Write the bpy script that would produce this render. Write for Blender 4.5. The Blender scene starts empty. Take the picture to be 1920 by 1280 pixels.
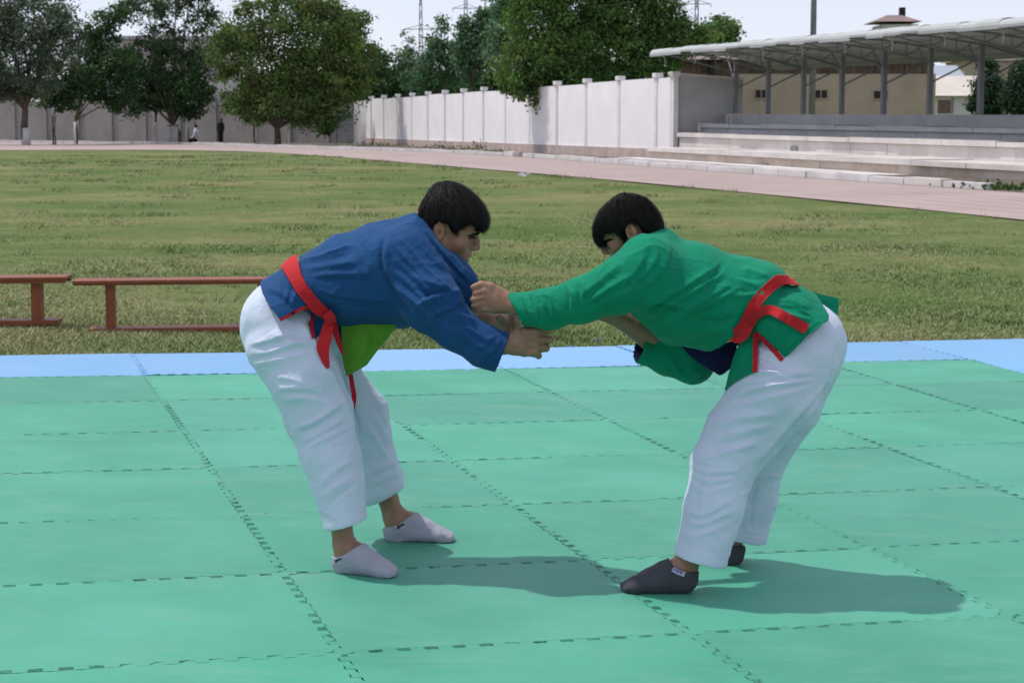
import bpy, bmesh, math, random
import numpy as np
import openvdb as vdb
from mathutils import Vector, Matrix, noise as mnoise

random.seed(7)
RNG = np.random.default_rng(7)
SC = bpy.context.scene
COL = SC.collection

# ------------------------------------------------------------------ camera
FPX = 3600.0
PITCH = math.radians(6.43)
CAM = np.array([0, 0, 1.4])
FW = np.array([0, math.cos(PITCH), -math.sin(PITCH)])
UP = np.array([0, math.sin(PITCH), math.cos(PITCH)])
RT = np.array([1.0, 0, 0])
cam_data = bpy.data.cameras.new('camera')
cam_data.sensor_width = 22.3
cam_data.lens = FPX / 1920 * 22.3
cam_data.clip_start = 0.1
cam_data.clip_end = 3000
cam = bpy.data.objects.new('camera', cam_data)
COL.objects.link(cam)
cam.location = CAM
cam.rotation_euler = (math.radians(90) - PITCH, 0, 0)
cam_data.dof.use_dof = True
cam_data.dof.focus_distance = 5.85
cam_data.dof.aperture_fstop = 8.0
SC.camera = cam

# ------------------------------------------------------------------ light
SUN_DIR = np.array([-0.45, 0.14, 1.0]); SUN_DIR /= np.linalg.norm(SUN_DIR)
world = bpy.data.worlds.new('World')
SC.world = world
world.use_nodes = True
wn = world.node_tree
wn.nodes.clear()
sky = wn.nodes.new('ShaderNodeTexSky')
sky.sky_type = 'NISHITA'
sky.sun_disc = False
sky.sun_elevation = math.asin(SUN_DIR[2])
sky.sun_rotation = math.atan2(SUN_DIR[0], SUN_DIR[1])
sky.altitude = 2000
sky.air_density = 1.0
sky.dust_density = 1.0
sky.ozone_density = 1.0
bgn = wn.nodes.new('ShaderNodeBackground')
bgn.inputs['Strength'].default_value = 0.13
won = wn.nodes.new('ShaderNodeOutputWorld')
tint = wn.nodes.new('ShaderNodeMix'); tint.data_type = 'RGBA'      # thin even veil of high cloud over the blue
tint.inputs[0].default_value = 0.72
tint.inputs[7].default_value = (5.32, 5.32, 6.2, 1)
wn.links.new(sky.outputs[0], tint.inputs[6])
wn.links.new(tint.outputs[2], bgn.inputs[0])
wn.links.new(bgn.outputs[0], won.inputs[0])
sun_data = bpy.data.lights.new('sun', 'SUN')
sun_data.energy = 2.5
sun_data.angle = math.radians(1.2)
sun_data.color = (1.0, 0.95, 0.88)
sun = bpy.data.objects.new('sun', sun_data)
COL.objects.link(sun)
sun.rotation_euler = Vector(-SUN_DIR).to_track_quat('-Z', 'Y').to_euler()
SC.view_settings.view_transform = 'Standard'
SC.view_settings.look = 'None'
SC.view_settings.exposure = 0.25
SC.view_settings.gamma = 1.0
SC.view_settings.use_curve_mapping = False

# ------------------------------------------------------------------ measuring helpers
def ray(x, y):
    return FW + RT * (x - 960) / FPX - UP * (y - 640) / FPX

_d1 = ray(-89, 185); _d2 = ray(960, 209.8)
PN = np.cross(_d1, _d2); PN /= np.linalg.norm(PN); PN *= np.sign(PN[2])     # normal of the matted ground

def mat_pt(x, y):
    r = ray(x, y)
    return CAM + r * (-1.4 / (PN @ r))

def plane_z(x, y):
    return 1.4 + (-1.4 - PN[0] * x - PN[1] * y) / PN[2]

ZF = 0.05
def ground_z(x, y):
    t = np.clip((np.asarray(y, float) - 10.8) / 11.0, 0, 1)
    t = t * t * (3 - 2 * t)
    xx = np.clip(x, -9, 9)
    return (plane_z(xx, np.minimum(y, 24)) - 0.03) * (1 - t) + ZF * t

def far_pt(x, y, z=ZF):
    r = ray(x, y)
    return CAM + r * ((z - CAM[2]) / r[2])

def at_y(x, y, Y):
    r = ray(x, y)
    return CAM + r * (Y / r[1])

def at_plane(x, y, p0, nrm):
    r = ray(x, y)
    return CAM + r * (((p0 - CAM) @ nrm) / (r @ nrm))

def project(X):
    v = X - CAM
    z = v @ FW
    return 960 + FPX * v[..., 0] / z, 640 - FPX * (v @ UP) / z, z

# ------------------------------------------------------------------ object helpers
def tag(o, label=None, cat=None, group=None, kind=None):
    if label: o['label'] = label
    if cat: o['category'] = cat
    if group: o['group'] = group
    if kind: o['kind'] = kind
    return o

def empty(name, loc=(0, 0, 0), label=None, cat=None, group=None, kind=None):
    o = bpy.data.objects.new(name, None)
    COL.objects.link(o)
    o.location = loc
    o.empty_display_size = 0.2
    return tag(o, label, cat, group, kind)

def obj(name, me, mat=None, parent=None, loc=None):
    o = bpy.data.objects.new(name, me)
    COL.objects.link(o)
    if mat is not None and not me.materials:
        for m in (mat if isinstance(mat, (list, tuple)) else [mat]):
            me.materials.append(m)
    if parent is not None:
        o.parent = parent
        o.matrix_parent_inverse = Matrix.Translation(-Vector(parent.location))
    if loc is not None:
        o.location = loc
    return o

def mesh_np(name, verts, faces, smooth=False):
    """faces: (n,3) or (n,4) integer array"""
    me = bpy.data.meshes.new(name)
    verts = np.asarray(verts, np.float32); faces = np.asarray(faces, np.int32)
    n, k = faces.shape
    me.vertices.add(len(verts)); me.vertices.foreach_set('co', verts.ravel())
    me.loops.add(n * k); me.loops.foreach_set('vertex_index', faces.ravel())
    me.polygons.add(n)
    me.polygons.foreach_set('loop_start', np.arange(0, n * k, k, dtype=np.int32))
    me.polygons.foreach_set('loop_total', np.full(n, k, np.int32))
    me.polygons.foreach_set('use_smooth', np.full(n, smooth))
    me.update(calc_edges=True)
    me.validate()
    return me

class MB:
    """collects simple solids into one mesh"""
    def __init__(self): self.bm = bmesh.new()
    def hexa(self, c):            # 8 corners: bottom 4 then top 4
        v = [self.bm.verts.new(tuple(p)) for p in c]
        for f in ((3, 2, 1, 0), (4, 5, 6, 7), (0, 1, 5, 4), (1, 2, 6, 5), (2, 3, 7, 6), (3, 0, 4, 7)):
            self.bm.faces.new([v[i] for i in f])
        return self
    def box(self, o, ax, ay, az, x0, x1, y0, y1, z0, z1):
        o, ax, ay, az = (np.asarray(q, float) for q in (o, ax, ay, az))
        P = lambda a, b, c: o + ax * a + ay * b + az * c
        return self.hexa([P(x0, y0, z0), P(x1, y0, z0), P(x1, y1, z0), P(x0, y1, z0),
                          P(x0, y0, z1), P(x1, y0, z1), P(x1, y1, z1), P(x0, y1, z1)])
    def bar(self, a, b, r, n=6, r2=None):
        a = np.asarray(a, float); b = np.asarray(b, float)
        t = b - a; t /= np.linalg.norm(t)
        s = np.cross(t, (0, 0, 1) if abs(t[2]) < 0.9 else (1, 0, 0)); s /= np.linalg.norm(s)
        q = np.cross(t, s); r2 = r if r2 is None else r2
        A = []; B = []
        for i in range(n):
            an = 2 * math.pi * (i + 0.5) / n
            d = s * math.cos(an) + q * math.sin(an)
            A.append(self.bm.verts.new(tuple(a + d * r))); B.append(self.bm.verts.new(tuple(b + d * r2)))
        for i in range(n):
            j = (i + 1) % n
            self.bm.faces.new((A[i], A[j], B[j], B[i]))
        self.bm.faces.new(A[::-1]); self.bm.faces.new(B)
        return self
    def bevel(self, w, seg=1):
        bmesh.ops.bevel(self.bm, geom=list(self.bm.edges), offset=w, segments=seg, affect='EDGES', profile=0.5)
        return self
    def mesh(self, name, smooth=False):
        bmesh.ops.recalc_face_normals(self.bm, faces=self.bm.faces)
        me = bpy.data.meshes.new(name); self.bm.to_mesh(me); self.bm.free()
        if smooth:
            me.polygons.foreach_set('use_smooth', [True] * len(me.polygons))
        return me
    def build(self, name, mat, parent=None, smooth=False):
        return obj(name, self.mesh(name, smooth), mat, parent)

EX, EY, EZ = np.eye(3)

# ------------------------------------------------------------------ materials
def mat_new(name):
    m = bpy.data.materials.new(name); m.use_nodes = True
    nt = m.node_tree
    b = nt.nodes['Principled BSDF']
    return m, nt, b

def N(nt, typ, **kw):
    n = nt.nodes.new(typ)
    for k, v in kw.items():
        if k in n.inputs: n.inputs[k].default_value = v
        else: setattr(n, k, v)
    return n

def ramp(nt, fac, stops):
    r = nt.nodes.new('ShaderNodeValToRGB')
    e = r.color_ramp.elements
    while len(e) < len(stops): e.new(0.5)
    for el, (p, c) in zip(e, stops):
        el.position = p; el.color = (*c, 1) if len(c) == 3 else c
    nt.links.new(fac, r.inputs[0])
    return r

def mixc(nt, fac, a, b, mode='MIX'):
    m = nt.nodes.new('ShaderNodeMix'); m.data_type = 'RGBA'; m.blend_type = mode
    for s, v in ((0, fac), (6, a), (7, b)):
        if hasattr(v, 'links'): nt.links.new(v, m.inputs[s])
        else: m.inputs[s].default_value = v if s == 0 else (*v, 1)
    return m.outputs[2]

def coords(nt, scale=(1, 1, 1), kind='Object', rot=(0, 0, 0)):
    t = nt.nodes.new('ShaderNodeTexCoord'); mp = nt.nodes.new('ShaderNodeMapping')
    mp.inputs['Scale'].default_value = scale; mp.inputs['Rotation'].default_value = rot
    nt.links.new(t.outputs[kind], mp.inputs[0])
    return mp.outputs[0]

def noise_tex(nt, vec, scale, detail=4, rough=0.55, dist=0.0):
    n = N(nt, 'ShaderNodeTexNoise'); n.inputs['Scale'].default_value = scale
    n.inputs['Detail'].default_value = detail; n.inputs['Roughness'].default_value = rough
    n.inputs['Distortion'].default_value = dist
    nt.links.new(vec, n.inputs['Vector'])
    return n.outputs['Fac']

def bump(nt, b, h, strength=0.3, dist=0.01, prev=None):
    n = N(nt, 'ShaderNodeBump'); n.inputs['Strength'].default_value = strength; n.inputs['Distance'].default_value = dist
    nt.links.new(h, n.inputs['Height'])
    if prev is not None: nt.links.new(prev, n.inputs['Normal'])
    nt.links.new(n.outputs[0], b.inputs['Normal'])
    return n.outputs[0]

def simple(name, col, rough=0.7, var=0.25, scale=3.0, bmp=0.15, bscale=30, bdist=0.004, col2=None, metal=0.0, spec=0.4):
    m, nt, b = mat_new(name)
    v = coords(nt)
    f = noise_tex(nt, v, scale, 6, 0.6)
    c2 = col2 or tuple(c * (1 - var) for c in col)
    r = ramp(nt, f, [(0.3, c2), (0.7, col)])
    nt.links.new(r.outputs[0], b.inputs['Base Color'])
    b.inputs['Roughness'].default_value = rough
    b.inputs['Metallic'].default_value = metal
    b.inputs['Specular IOR Level'].default_value = spec
    if bmp: bump(nt, b, noise_tex(nt, v, bscale, 4), bmp, bdist)
    return m

def fabric(name, col, dark, rough=0.85, weave=700, wear=None, sheen=0.06):
    m, nt, b = mat_new(name)
    v = coords(nt)
    f = noise_tex(nt, v, 9, 6, 0.65)
    r = ramp(nt, f, [(0.3, dark), (0.72, col)])
    c = r.outputs[0]
    if wear:
        w = ramp(nt, noise_tex(nt, v, 38, 5, 0.7), [(0.6, (0, 0, 0)), (0.8, (1, 1, 1))])
        c = mixc(nt, w.outputs[0], c, wear)
    nt.links.new(c, b.inputs['Base Color'])
    b.inputs['Roughness'].default_value = rough
    b.inputs['Specular IOR Level'].default_value = 0.2
    b.inputs['Sheen Weight'].default_value = sheen
    b.inputs['Sheen Roughness'].default_value = 0.4
    n1 = bump(nt, b, noise_tex(nt, coords(nt, (1, 1, 1)), 34, 3, 0.55, 0.6), 0.35, 0.006)
    rg = N(nt, 'ShaderNodeTexNoise'); rg.noise_type = 'RIDGED_MULTIFRACTAL'
    rg.inputs['Scale'].default_value = 11; rg.inputs['Detail'].default_value = 2.5; rg.inputs['Roughness'].default_value = 0.45; rg.inputs['Distortion'].default_value = 0.35
    nt.links.new(v, rg.inputs['Vector'])
    n1 = bump(nt, b, rg.outputs['Fac'], 0.28, 0.008, n1)
    wv = noise_tex(nt, v, weave, 2, 0.5)
    bump(nt, b, wv, 0.25, 0.0012, n1)
    return m

M = {}
def build_materials():
    M['skin'], nt, b = mat_new('skin')
    v = coords(nt)
    r = ramp(nt, noise_tex(nt, v, 28, 5), [(0.3, (0.25, 0.125, 0.078)), (0.7, (0.36, 0.195, 0.125))])
    nt.links.new(r.outputs[0], b.inputs['Base Color'])
    b.inputs['Roughness'].default_value = 0.52
    b.inputs['Subsurface Weight'].default_value = 0.12
    b.inputs['Subsurface Radius'].default_value = (0.01, 0.004, 0.002)
    b.inputs['Subsurface Scale'].default_value = 0.5
    bump(nt, b, noise_tex(nt, v, 260, 3), 0.2, 0.001)

    M['hair'], nt, b = mat_new('hair')
    v = coords(nt, (1, 1, 0.25))
    r = ramp(nt, noise_tex(nt, v, 120, 4), [(0.3, (0.003, 0.0027, 0.0027)), (0.75, (0.010, 0.0085, 0.008))])
    nt.links.new(r.outputs[0], b.inputs['Base Color'])
    b.inputs['Roughness'].default_value = 0.55
    b.inputs['Specular IOR Level'].default_value = 0.14
    bump(nt, b, noise_tex(nt, v, 420, 3), 0.3, 0.0015)

    M['blue'] = fabric('blue_cotton', (0.011, 0.071, 0.200), (0.008, 0.053, 0.155), wear=(0.020, 0.09, 0.232))
    M['green'] = fabric('green_cotton', (0.0, 0.235, 0.128), (0.0, 0.185, 0.098))
    M['lime'] = fabric('lime_lining', (0.10, 0.27, 0.025), (0.075, 0.215, 0.02))
    M['navy'] = fabric('navy_lining', (0.008, 0.012, 0.055), (0.006, 0.009, 0.042))
    M['red'] = fabric('red_cotton', (0.52, 0.018, 0.026), (0.42, 0.014, 0.02), rough=0.75)
    M['white'] = fabric('white_cotton', (0.60, 0.655, 0.79), (0.55, 0.605, 0.735), sheen=0.1)  # bluish tint of sky-lit shade put into the cotton's base colour
    M['sock_pale'] = fabric('pale_sock', (0.39, 0.385, 0.455), (0.31, 0.305, 0.37), weave=400)
    M['sock_grey'] = fabric('grey_sock', (0.070, 0.068, 0.082), (0.050, 0.049, 0.060), weave=400)
    M['mark'] = simple('dark_mark', (0.02, 0.03, 0.04), 0.8)
    M['badge'] = simple('badge_white', (0.5, 0.48, 0.62), 0.8, bmp=0)
    M['print'] = simple('badge_print', (0.16, 0.13, 0.34), 0.8, bmp=0)
    M['eye_white'] = simple('eye_white', (0.5, 0.47, 0.44), 0.2, bmp=0)
    M['iris'] = simple('iris', (0.012, 0.008, 0.006), 0.1, bmp=0)
    M['teeth'] = simple('teeth', (0.7, 0.66, 0.58), 0.3, bmp=0)

    # foam mats: tint per mat, scuffs, fine moulded texture
    for nm, hi, lo in (('foam_green', (0.080, 0.362, 0.248), (0.054, 0.285, 0.190)), ('foam_blue', (0.205, 0.41, 0.66), (0.18, 0.375, 0.62))):
        m, nt, b = mat_new(nm)
        v = coords(nt)
        f1 = noise_tex(nt, v, 1.6, 6, 0.62, 0.4)
        r1 = ramp(nt, f1, [(0.3, lo), (0.7, hi)])
        inf = nt.nodes.new('ShaderNodeObjectInfo')
        c = mixc(nt, 1.0, r1.outputs[0], inf.outputs['Color'], 'MULTIPLY')
        # dusty smears
        vs = coords(nt, (1.0, 3.0, 1.0), rot=(0, 0, 0.5))
        f2 = ramp(nt, noise_tex(nt, vs, 2.2, 8, 0.7, 0.8), [(0.50, (0, 0, 0)), (0.9, (0.75, 0.75, 0.75))])
        c = mixc(nt, f2.outputs[0], c, tuple(0.70 * h + 0.10 for h in hi))
        f3 = ramp(nt, noise_tex(nt, coords(nt, (1, 1, 1)), 60, 3, 0.5), [(0.70, (0, 0, 0)), (0.76, (1, 1, 1))])
        dk = nt.nodes.new('ShaderNodeMath'); dk.operation = 'MULTIPLY'; dk.inputs[1].default_value = 0.22
        nt.links.new(f3.outputs[0], dk.inputs[0])
        c = mixc(nt, dk.outputs[0], c, tuple(0.45 * h for h in lo))
        nt.links.new(c, b.inputs['Base Color'])
        b.inputs['Roughness'].default_value = 0.62
        b.inputs['Specular IOR Level'].default_value = 0.35
        wv = N(nt, 'ShaderNodeTexWave'); wv.inputs['Scale'].default_value = 60; wv.inputs['Distortion'].default_value = 0.3
        nt.links.new(coords(nt, rot=(0, 0, 0.9)), wv.inputs['Vector'])
        n1 = bump(nt, b, wv.outputs['Fac'], 0.10, 0.001)
        n2 = bump(nt, b, noise_tex(nt, v, 900, 2), 0.3, 0.0008, n1)
        bump(nt, b, noise_tex(nt, v, 7, 3), 0.25, 0.01, n2)
        M[nm] = m

    # turf sheet
    m, nt, b = mat_new('turf')
    v = coords(nt)
    base = ramp(nt, noise_tex(nt, v, 0.22, 7, 0.62, 0.5), [(0.32, (0.085, 0.145, 0.042)), (0.50, (0.138, 0.178, 0.068)), (0.70, (0.22, 0.21, 0.11))])
    mid = ramp(nt, noise_tex(nt, v, 1.1, 6, 0.7), [(0.3, (0.72, 0.75, 0.70)), (0.7, (1.24, 1.2, 1.22))])
    fine = ramp(nt, noise_tex(nt, v, 9, 8, 0.75), [(0.25, (0.55, 0.6, 0.5)), (0.75, (1.3, 1.25, 1.2))])
    c = mixc(nt, 1.0, base.outputs[0], fine.outputs[0], 'MULTIPLY')
    c = mixc(nt, 1.0, c, mid.outputs[0], 'MULTIPLY')
    band = ramp(nt, noise_tex(nt, coords(nt, (0.03, 0.35, 1)), 1.0, 3, 0.5), [(0.4, (0.85, 0.92, 0.8)), (0.6, (1.12, 1.05, 1.1))])
    c = mixc(nt, 1.0, c, band.outputs[0], 'MULTIPLY')
    nt.links.new(c, b.inputs['Base Color'])
    b.inputs['Roughness'].default_value = 0.95; b.inputs['Specular IOR Level'].default_value = 0.1
    bump(nt, b, noise_tex(nt, v, 14, 8, 0.75), 0.6, 0.03)
    M['turf'] = m

    m, nt, b = mat_new('grass_blade')
    a = N(nt, 'ShaderNodeAttribute', attribute_name='tint')
    nt.links.new(a.outputs['Color'], b.inputs['Base Color'])
    b.inputs['Roughness'].default_value = 0.8; b.inputs['Specular IOR Level'].default_value = 0.15
    M['blade'] = m

    m, nt, b = mat_new('leaf')
    a = N(nt, 'ShaderNodeAttribute', attribute_name='tint')
    nt.links.new(a.outputs['Color'], b.inputs['Base Color'])
    b.inputs['Roughness'].default_value = 0.85; b.inputs['Specular IOR Level'].default_value = 0.06
    tr = N(nt, 'ShaderNodeBsdfTranslucent'); nt.links.new(a.outputs['Color'], tr.inputs['Color'])
    mx = N(nt, 'ShaderNodeMixShader'); mx.inputs[0].default_value = 0.3
    nt.links.new(b.outputs[0], mx.inputs[1]); nt.links.new(tr.outputs[0], mx.inputs[2])
    nt.links.new(mx.outputs[0], nt.nodes['Material Output'].inputs['Surface'])
    M['leaf'] = m

    # running track: pink crumb, lanes faintly visible along its length
    m, nt, b = mat_new('track')
    v = coords(nt)
    r = ramp(nt, noise_tex(nt, v, 0.35, 7, 0.6), [(0.3, (0.33, 0.255, 0.235)), (0.7, (0.42, 0.33, 0.305))])
    nt.links.new(r.outputs[0], b.inputs['Base Color']); b.inputs['Roughness'].default_value = 0.95
    bump(nt, b, noise_tex(nt, v, 8, 5), 0.3, 0.02)
    M['track'] = m

    M['soil'] = simple('soil', (0.16, 0.13, 0.10), 0.95, 0.4, 0.8, 0.5, 4, 0.05)
    M['wall_white'] = simple('whitewash', (0.91, 0.89, 0.90), 0.9, 0.1, 0.7, 0.3, 12, 0.01)
    M['plinth'] = simple('plinth', (0.58, 0.47, 0.43), 0.95, 0.35, 1.2, 0.4, 8, 0.02)
    M['pillar'] = simple('pillar_plaster', (0.81, 0.78, 0.79), 0.9, 0.15, 1.5, 0.3, 10, 0.01)
    M['wall_grey'] = simple('shaded_grey_plaster', (0.34, 0.32, 0.30), 0.95, 0.25, 0.5, 0.3, 8, 0.02)  # plaster set darker, the shade under the tree crowns put into its colour
    M['conc'] = simple('painted_concrete', (0.72, 0.67, 0.64), 0.9, 0.22, 0.9, 0.4, 7, 0.02)
    M['conc2'] = simple('worn_concrete', (0.62, 0.55, 0.48), 0.95, 0.45, 0.7, 0.5, 6, 0.03, col2=(0.42, 0.33, 0.25))
    M['conc_grey'] = simple('bare_concrete', (0.50, 0.50, 0.51), 0.95, 0.25, 0.8, 0.4, 8, 0.02)
    M['kerb'] = simple('kerb_lime', (0.78, 0.74, 0.73), 0.9, 0.3, 0.8, 0.3, 10, 0.01)
    M['roof_sheet'] = simple('roof_sheet', (0.47, 0.50, 0.49), 0.6, 0.15, 0.6, 0.1, 6, 0.01)
    M['steel'] = simple('grey_steel', (0.22, 0.23, 0.25), 0.6, 0.2, 2, 0.1, 20)
    M['beige'] = simple('beige_plaster', (0.43, 0.35, 0.265), 0.95, 0.22, 0.6, 0.4, 6, 0.03)
    M['planks'] = simple('weathered_planks', (0.22, 0.155, 0.115), 0.95, 0.5, 2.5, 0.5, 10, 0.02)
    M['dark'] = simple('dark_opening', (0.02, 0.02, 0.022), 0.7, bmp=0)
    M['rust_roof'] = simple('brown_roof', (0.26, 0.19, 0.18), 0.8, 0.25, 1, 0.2, 8)
    M['pale_roof'] = simple('pale_roof', (0.62, 0.56, 0.50), 0.8, 0.15, 0.5, 0.2, 6)
    M['blue_roof'] = simple('blue_grey_roof', (0.36, 0.41, 0.47), 0.7, 0.15, 0.5, 0.2, 6)
    M['house'] = simple('house_wall', (0.60, 0.57, 0.54), 0.9, 0.15, 0.4, 0.2, 6)
    M['bark'] = simple('bark', (0.13, 0.095, 0.07), 0.95, 0.4, 3, 0.6, 12, 0.03)
    M['lime_wash'] = simple('limewash', (0.62, 0.60, 0.57), 0.95, 0.25, 3, 0.3, 12)
    M['tyre'] = simple('tyre', (0.02, 0.02, 0.022), 0.8, 0.3, 8)
    M['bench'] = simple('bench_paint', (0.26, 0.070, 0.022), 0.5, 0.3, 5, 0.2, 25, 0.003)
    M['bench_end'] = simple('bare_wood', (0.45, 0.25, 0.13), 0.7)
    M['litter_blue'] = simple('blue_scrap', (0.22, 0.36, 0.50), 0.7)
    M['litter_white'] = simple('white_scrap', (0.75, 0.75, 0.74), 0.6)
    M['shirt'] = simple('pale_shirt', (0.62, 0.66, 0.75), 0.9)
    M['black_cloth'] = simple('black_cloth', (0.015, 0.016, 0.022), 0.9)
    M['red_cloth'] = simple('red_cloth', (0.4, 0.05, 0.05), 0.9)
    M['pylon'] = simple('galvanised', (0.20, 0.21, 0.23), 0.6)
build_materials()

# ================================================================== SETTING
# ---- ground -------------------------------------------------------
def build_ground():
    xs = np.concatenate([[-1500, -600, -250, -120, -60], np.arange(-40, -12, 4), np.arange(-12, 12.01, 0.5), np.arange(16, 41, 4), [60, 120, 250, 600, 1500]])
    ys = np.concatenate([[-60, -20, -5], np.arange(0, 30, 0.5), np.arange(30, 160, 5), [200, 300, 500, 900, 2000]])
    X, Y = np.meshgrid(xs, ys)
    Z = ground_z(X, Y)
    r = np.sin(X * 1.3 + Y * 0.7) * np.sin(Y * 0.9 - X * 0.4) * 0.012
    near = np.clip((Y - 11.3) / 2, 0, 1)
    Z = Z + r * near - 0.02 * (1 - near)
    nx, ny = len(xs), len(ys)
    V = np.stack([X, Y, Z], -1).reshape(-1, 3)
    i = np.arange((ny - 1) * (nx - 1)); a = (i // (nx - 1)) * nx + i % (nx - 1)
    F = np.stack([a, a + 1, a + nx + 1, a + nx], 1)
    o = obj('grass_field', mesh_np('grass_field', V, F, True), M['turf'])
    tag(o, kind='structure')
build_ground()

# ---- mats -----------------------------------------------------------
MO = mat_pt(533, 1075)
MC = _d1 / np.linalg.norm(_d1)            # along the mat columns, away from the camera
MR = np.cross(MC, PN)                     # along the rows, to the right
CW, RH = 0.972, 0.872

def mat_w(u, v, h=0.0):
    v2 = v + 0.03 * max(u, 0) * np.clip(v / 4.5, 0, 1.3)
    return MO + MR * u + MC * v2 + PN * h

def wave_side(n, amp, out):
    """points (t, offset) of a puzzle edge from t=0 to t=1; teeth on the outward side stop short of their sockets"""
    pts = []
    for k in range(n):
        t0 = k / n
        for f, o in ((0.04, -1), (0.10, -1), (0.18, -1), (0.25, -1), (0.32, -1), (0.40, -1), (0.46, -1), (0.50, -0.72), (0.505, 0.0), (0.50, 0.72), (0.54, 1), (0.60, 1), (0.68, 1), (0.75, 1), (0.82, 1), (0.90, 1), (0.96, 1), (1.0, 0.72), (1.005, 0.0), (1.0, -0.72)):
            if k == n - 1 and f >= 1.0: continue
            q = 1.0
            if o == out and 0.15 < f % 0.5 < 0.35: q = 1 - 0.0030 / amp
            pts.append((t0 + f / n, o * amp * q))
    return pts

def build_mats():
    root = empty('training_mat_floor', tuple(mat_w(1.5, 1.5)), 'green interlocking foam mats with a pale blue border laid on the grass', 'mat')
    base = MB()
    base.hexa([mat_w(-4.6, -2.6, -0.045), mat_w(5.8, -2.6, -0.045), mat_w(5.8, 5.1, -0.045), mat_w(-4.6, 5.1, -0.045),
               mat_w(-4.6, -2.6, -0.0275), mat_w(5.8, -2.6, -0.0275), mat_w(5.8, 5.1, -0.0275), mat_w(-4.6, 5.1, -0.0275)])
    base.build('shaded_gap_sheet', M['dark'], root)  # near-black sheet standing in for the shaded soil seen through the gaps
    rr = random.Random(11)
    W = {}
    for ci in range(-4, 6):
        for ri in range(-3, 6):
            blue = ri == 5 or ci == 5
            u0, v0 = ci * CW, ri * RH
            ju, jv = rr.gauss(0, 0.0016), rr.gauss(0, 0.0016)
            jh = rr.gauss(0, 0.0003)
            tu, tv = rr.gauss(0, 0.0004), rr.gauss(0, 0.0004)
            ph = [rr.uniform(0, 50) for _ in range(4)]
            def gap(e, t):
                g = mnoise.noise((ph[e] + t * 2.6, 3.1, 0.5))
                w = 0.00035 + 0.0042 * max(0.0, g - 0.12)
                if (ci, ri, e) in ((-1, 0, 0), (0, 0, 0)): w += 0.0042 * max(0.0, 1 - abs(t - (0.86 if ci < 0 else 0.12)) / 0.3)
                if (ci, ri, e) == (1, 2, 0): w += 0.002 * max(0.0, 1 - abs(t - 0.2) / 0.25)
                if e in (1, 3): w += 0.0004
                return w
            ju = jv = 0.0
            if blue: tu *= 6; tv *= 6
            A = 0.0135; n1, n2 = 13, 12
            out = []
            w0 = [(0.0, 0.0)]
            bot, rig = wave_side(n1, A, -1), wave_side(n2, A, 1)
            top, lef = wave_side(n1, A, 1), wave_side(n2, A, -1)
            top_out = ri == 5
            right_out = ci == 5
            def P(u, v): out.append((u, v))
            # bottom (left to right)
            for t, o in bot: P(u0 + t * CW, v0 + o + gap(0, t))
            # right
            if right_out: P(u0 + CW, v0 + 0.0); P(u0 + CW, v0 + RH)
            else:
                for t, o in rig: P(u0 + CW + o - gap(1, t), v0 + t * RH)
            # top (right to left)
            if top_out: P(u0 + CW - 0.01, v0 + RH); P(u0 + 0.01, v0 + RH)
            else:
                for t, o in top[::-1]: P(u0 + t * CW, v0 + RH + o - gap(2, t))
            for t, o in lef[::-1]: P(u0 + o + gap(3, t), v0 + t * RH)
            bm = bmesh.new()
            cu, cv = u0 + CW / 2, v0 + RH / 2
            lo = []; mid = []; hi = []
            for (u, v) in out:
                h = jh + tu * (u - cu) / CW * 2 + tv * (v - cv) / RH * 2
                su, sv = np.sign(cu - u), np.sign(cv - v)
                lo.append(bm.verts.new(tuple(mat_w(u + ju, v + jv, -0.027))))
                mid.append(bm.verts.new(tuple(mat_w(u + ju, v + jv, h - 0.0007))))
                hi.append(bm.verts.new(tuple(mat_w(u + ju + su * 0.0005, v + jv + sv * 0.0005, h))))
            K = len(out)
            for i in range(K):
                j = (i + 1) % K
                bm.faces.new((lo[i], lo[j], mid[j], mid[i])); bm.faces.new((mid[i], mid[j], hi[j], hi[i]))
            bm.faces.new(hi)
            bmesh.ops.triangulate(bm, faces=[f for f in bm.faces if len(f.verts) > 4])
            bmesh.ops.recalc_face_normals(bm, faces=bm.faces)
            me = bpy.data.meshes.new('mat_tile'); bm.to_mesh(me); bm.free()
            o = obj('mat_tile', me, M['foam_blue' if blue else 'foam_green'], root)
            k = rr.uniform(0.88, 1.07); g = rr.uniform(-0.08, 0.10)
            if (ci, ri) in ((0, 4), (3, 3), (2, 2), (-1, -2), (0, -2)): k *= 1.06; g = -0.04
            if (ci, ri) in ((-1, 4), (1, 3), (2, 3), (4, 3), (3, 1), (4, 1), (2, 0)): k *= 0.93; g = 0.09
            o.color = (k + g, k, k * (1 + g * 0.3), 1)
build_mats()

# ---- track, soil strip, kerb -----------------------------------------
def strip(name, upper, lower, mat, z, n=60):
    """sheet between two polylines given in photo pixels, laid on the far ground"""
    def samp(pl):
        pl = np.array(pl, float); s = np.linspace(pl[0, 0], pl[-1, 0], n)
        return np.stack([s, np.interp(s, pl[:, 0], pl[:, 1])], 1)
    V = []
    for a, b in zip(samp(upper), samp(lower)):
        V.append(far_pt(a[0], a[1], z)); V.append(far_pt(b[0], b[1], z))
    F = [(2 * i, 2 * i + 1, 2 * i + 3, 2 * i + 2) for i in range(n - 1)]
    o = obj(name, mesh_np(name, V, F), mat)
    tag(o, kind='structure')
    return o

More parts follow.
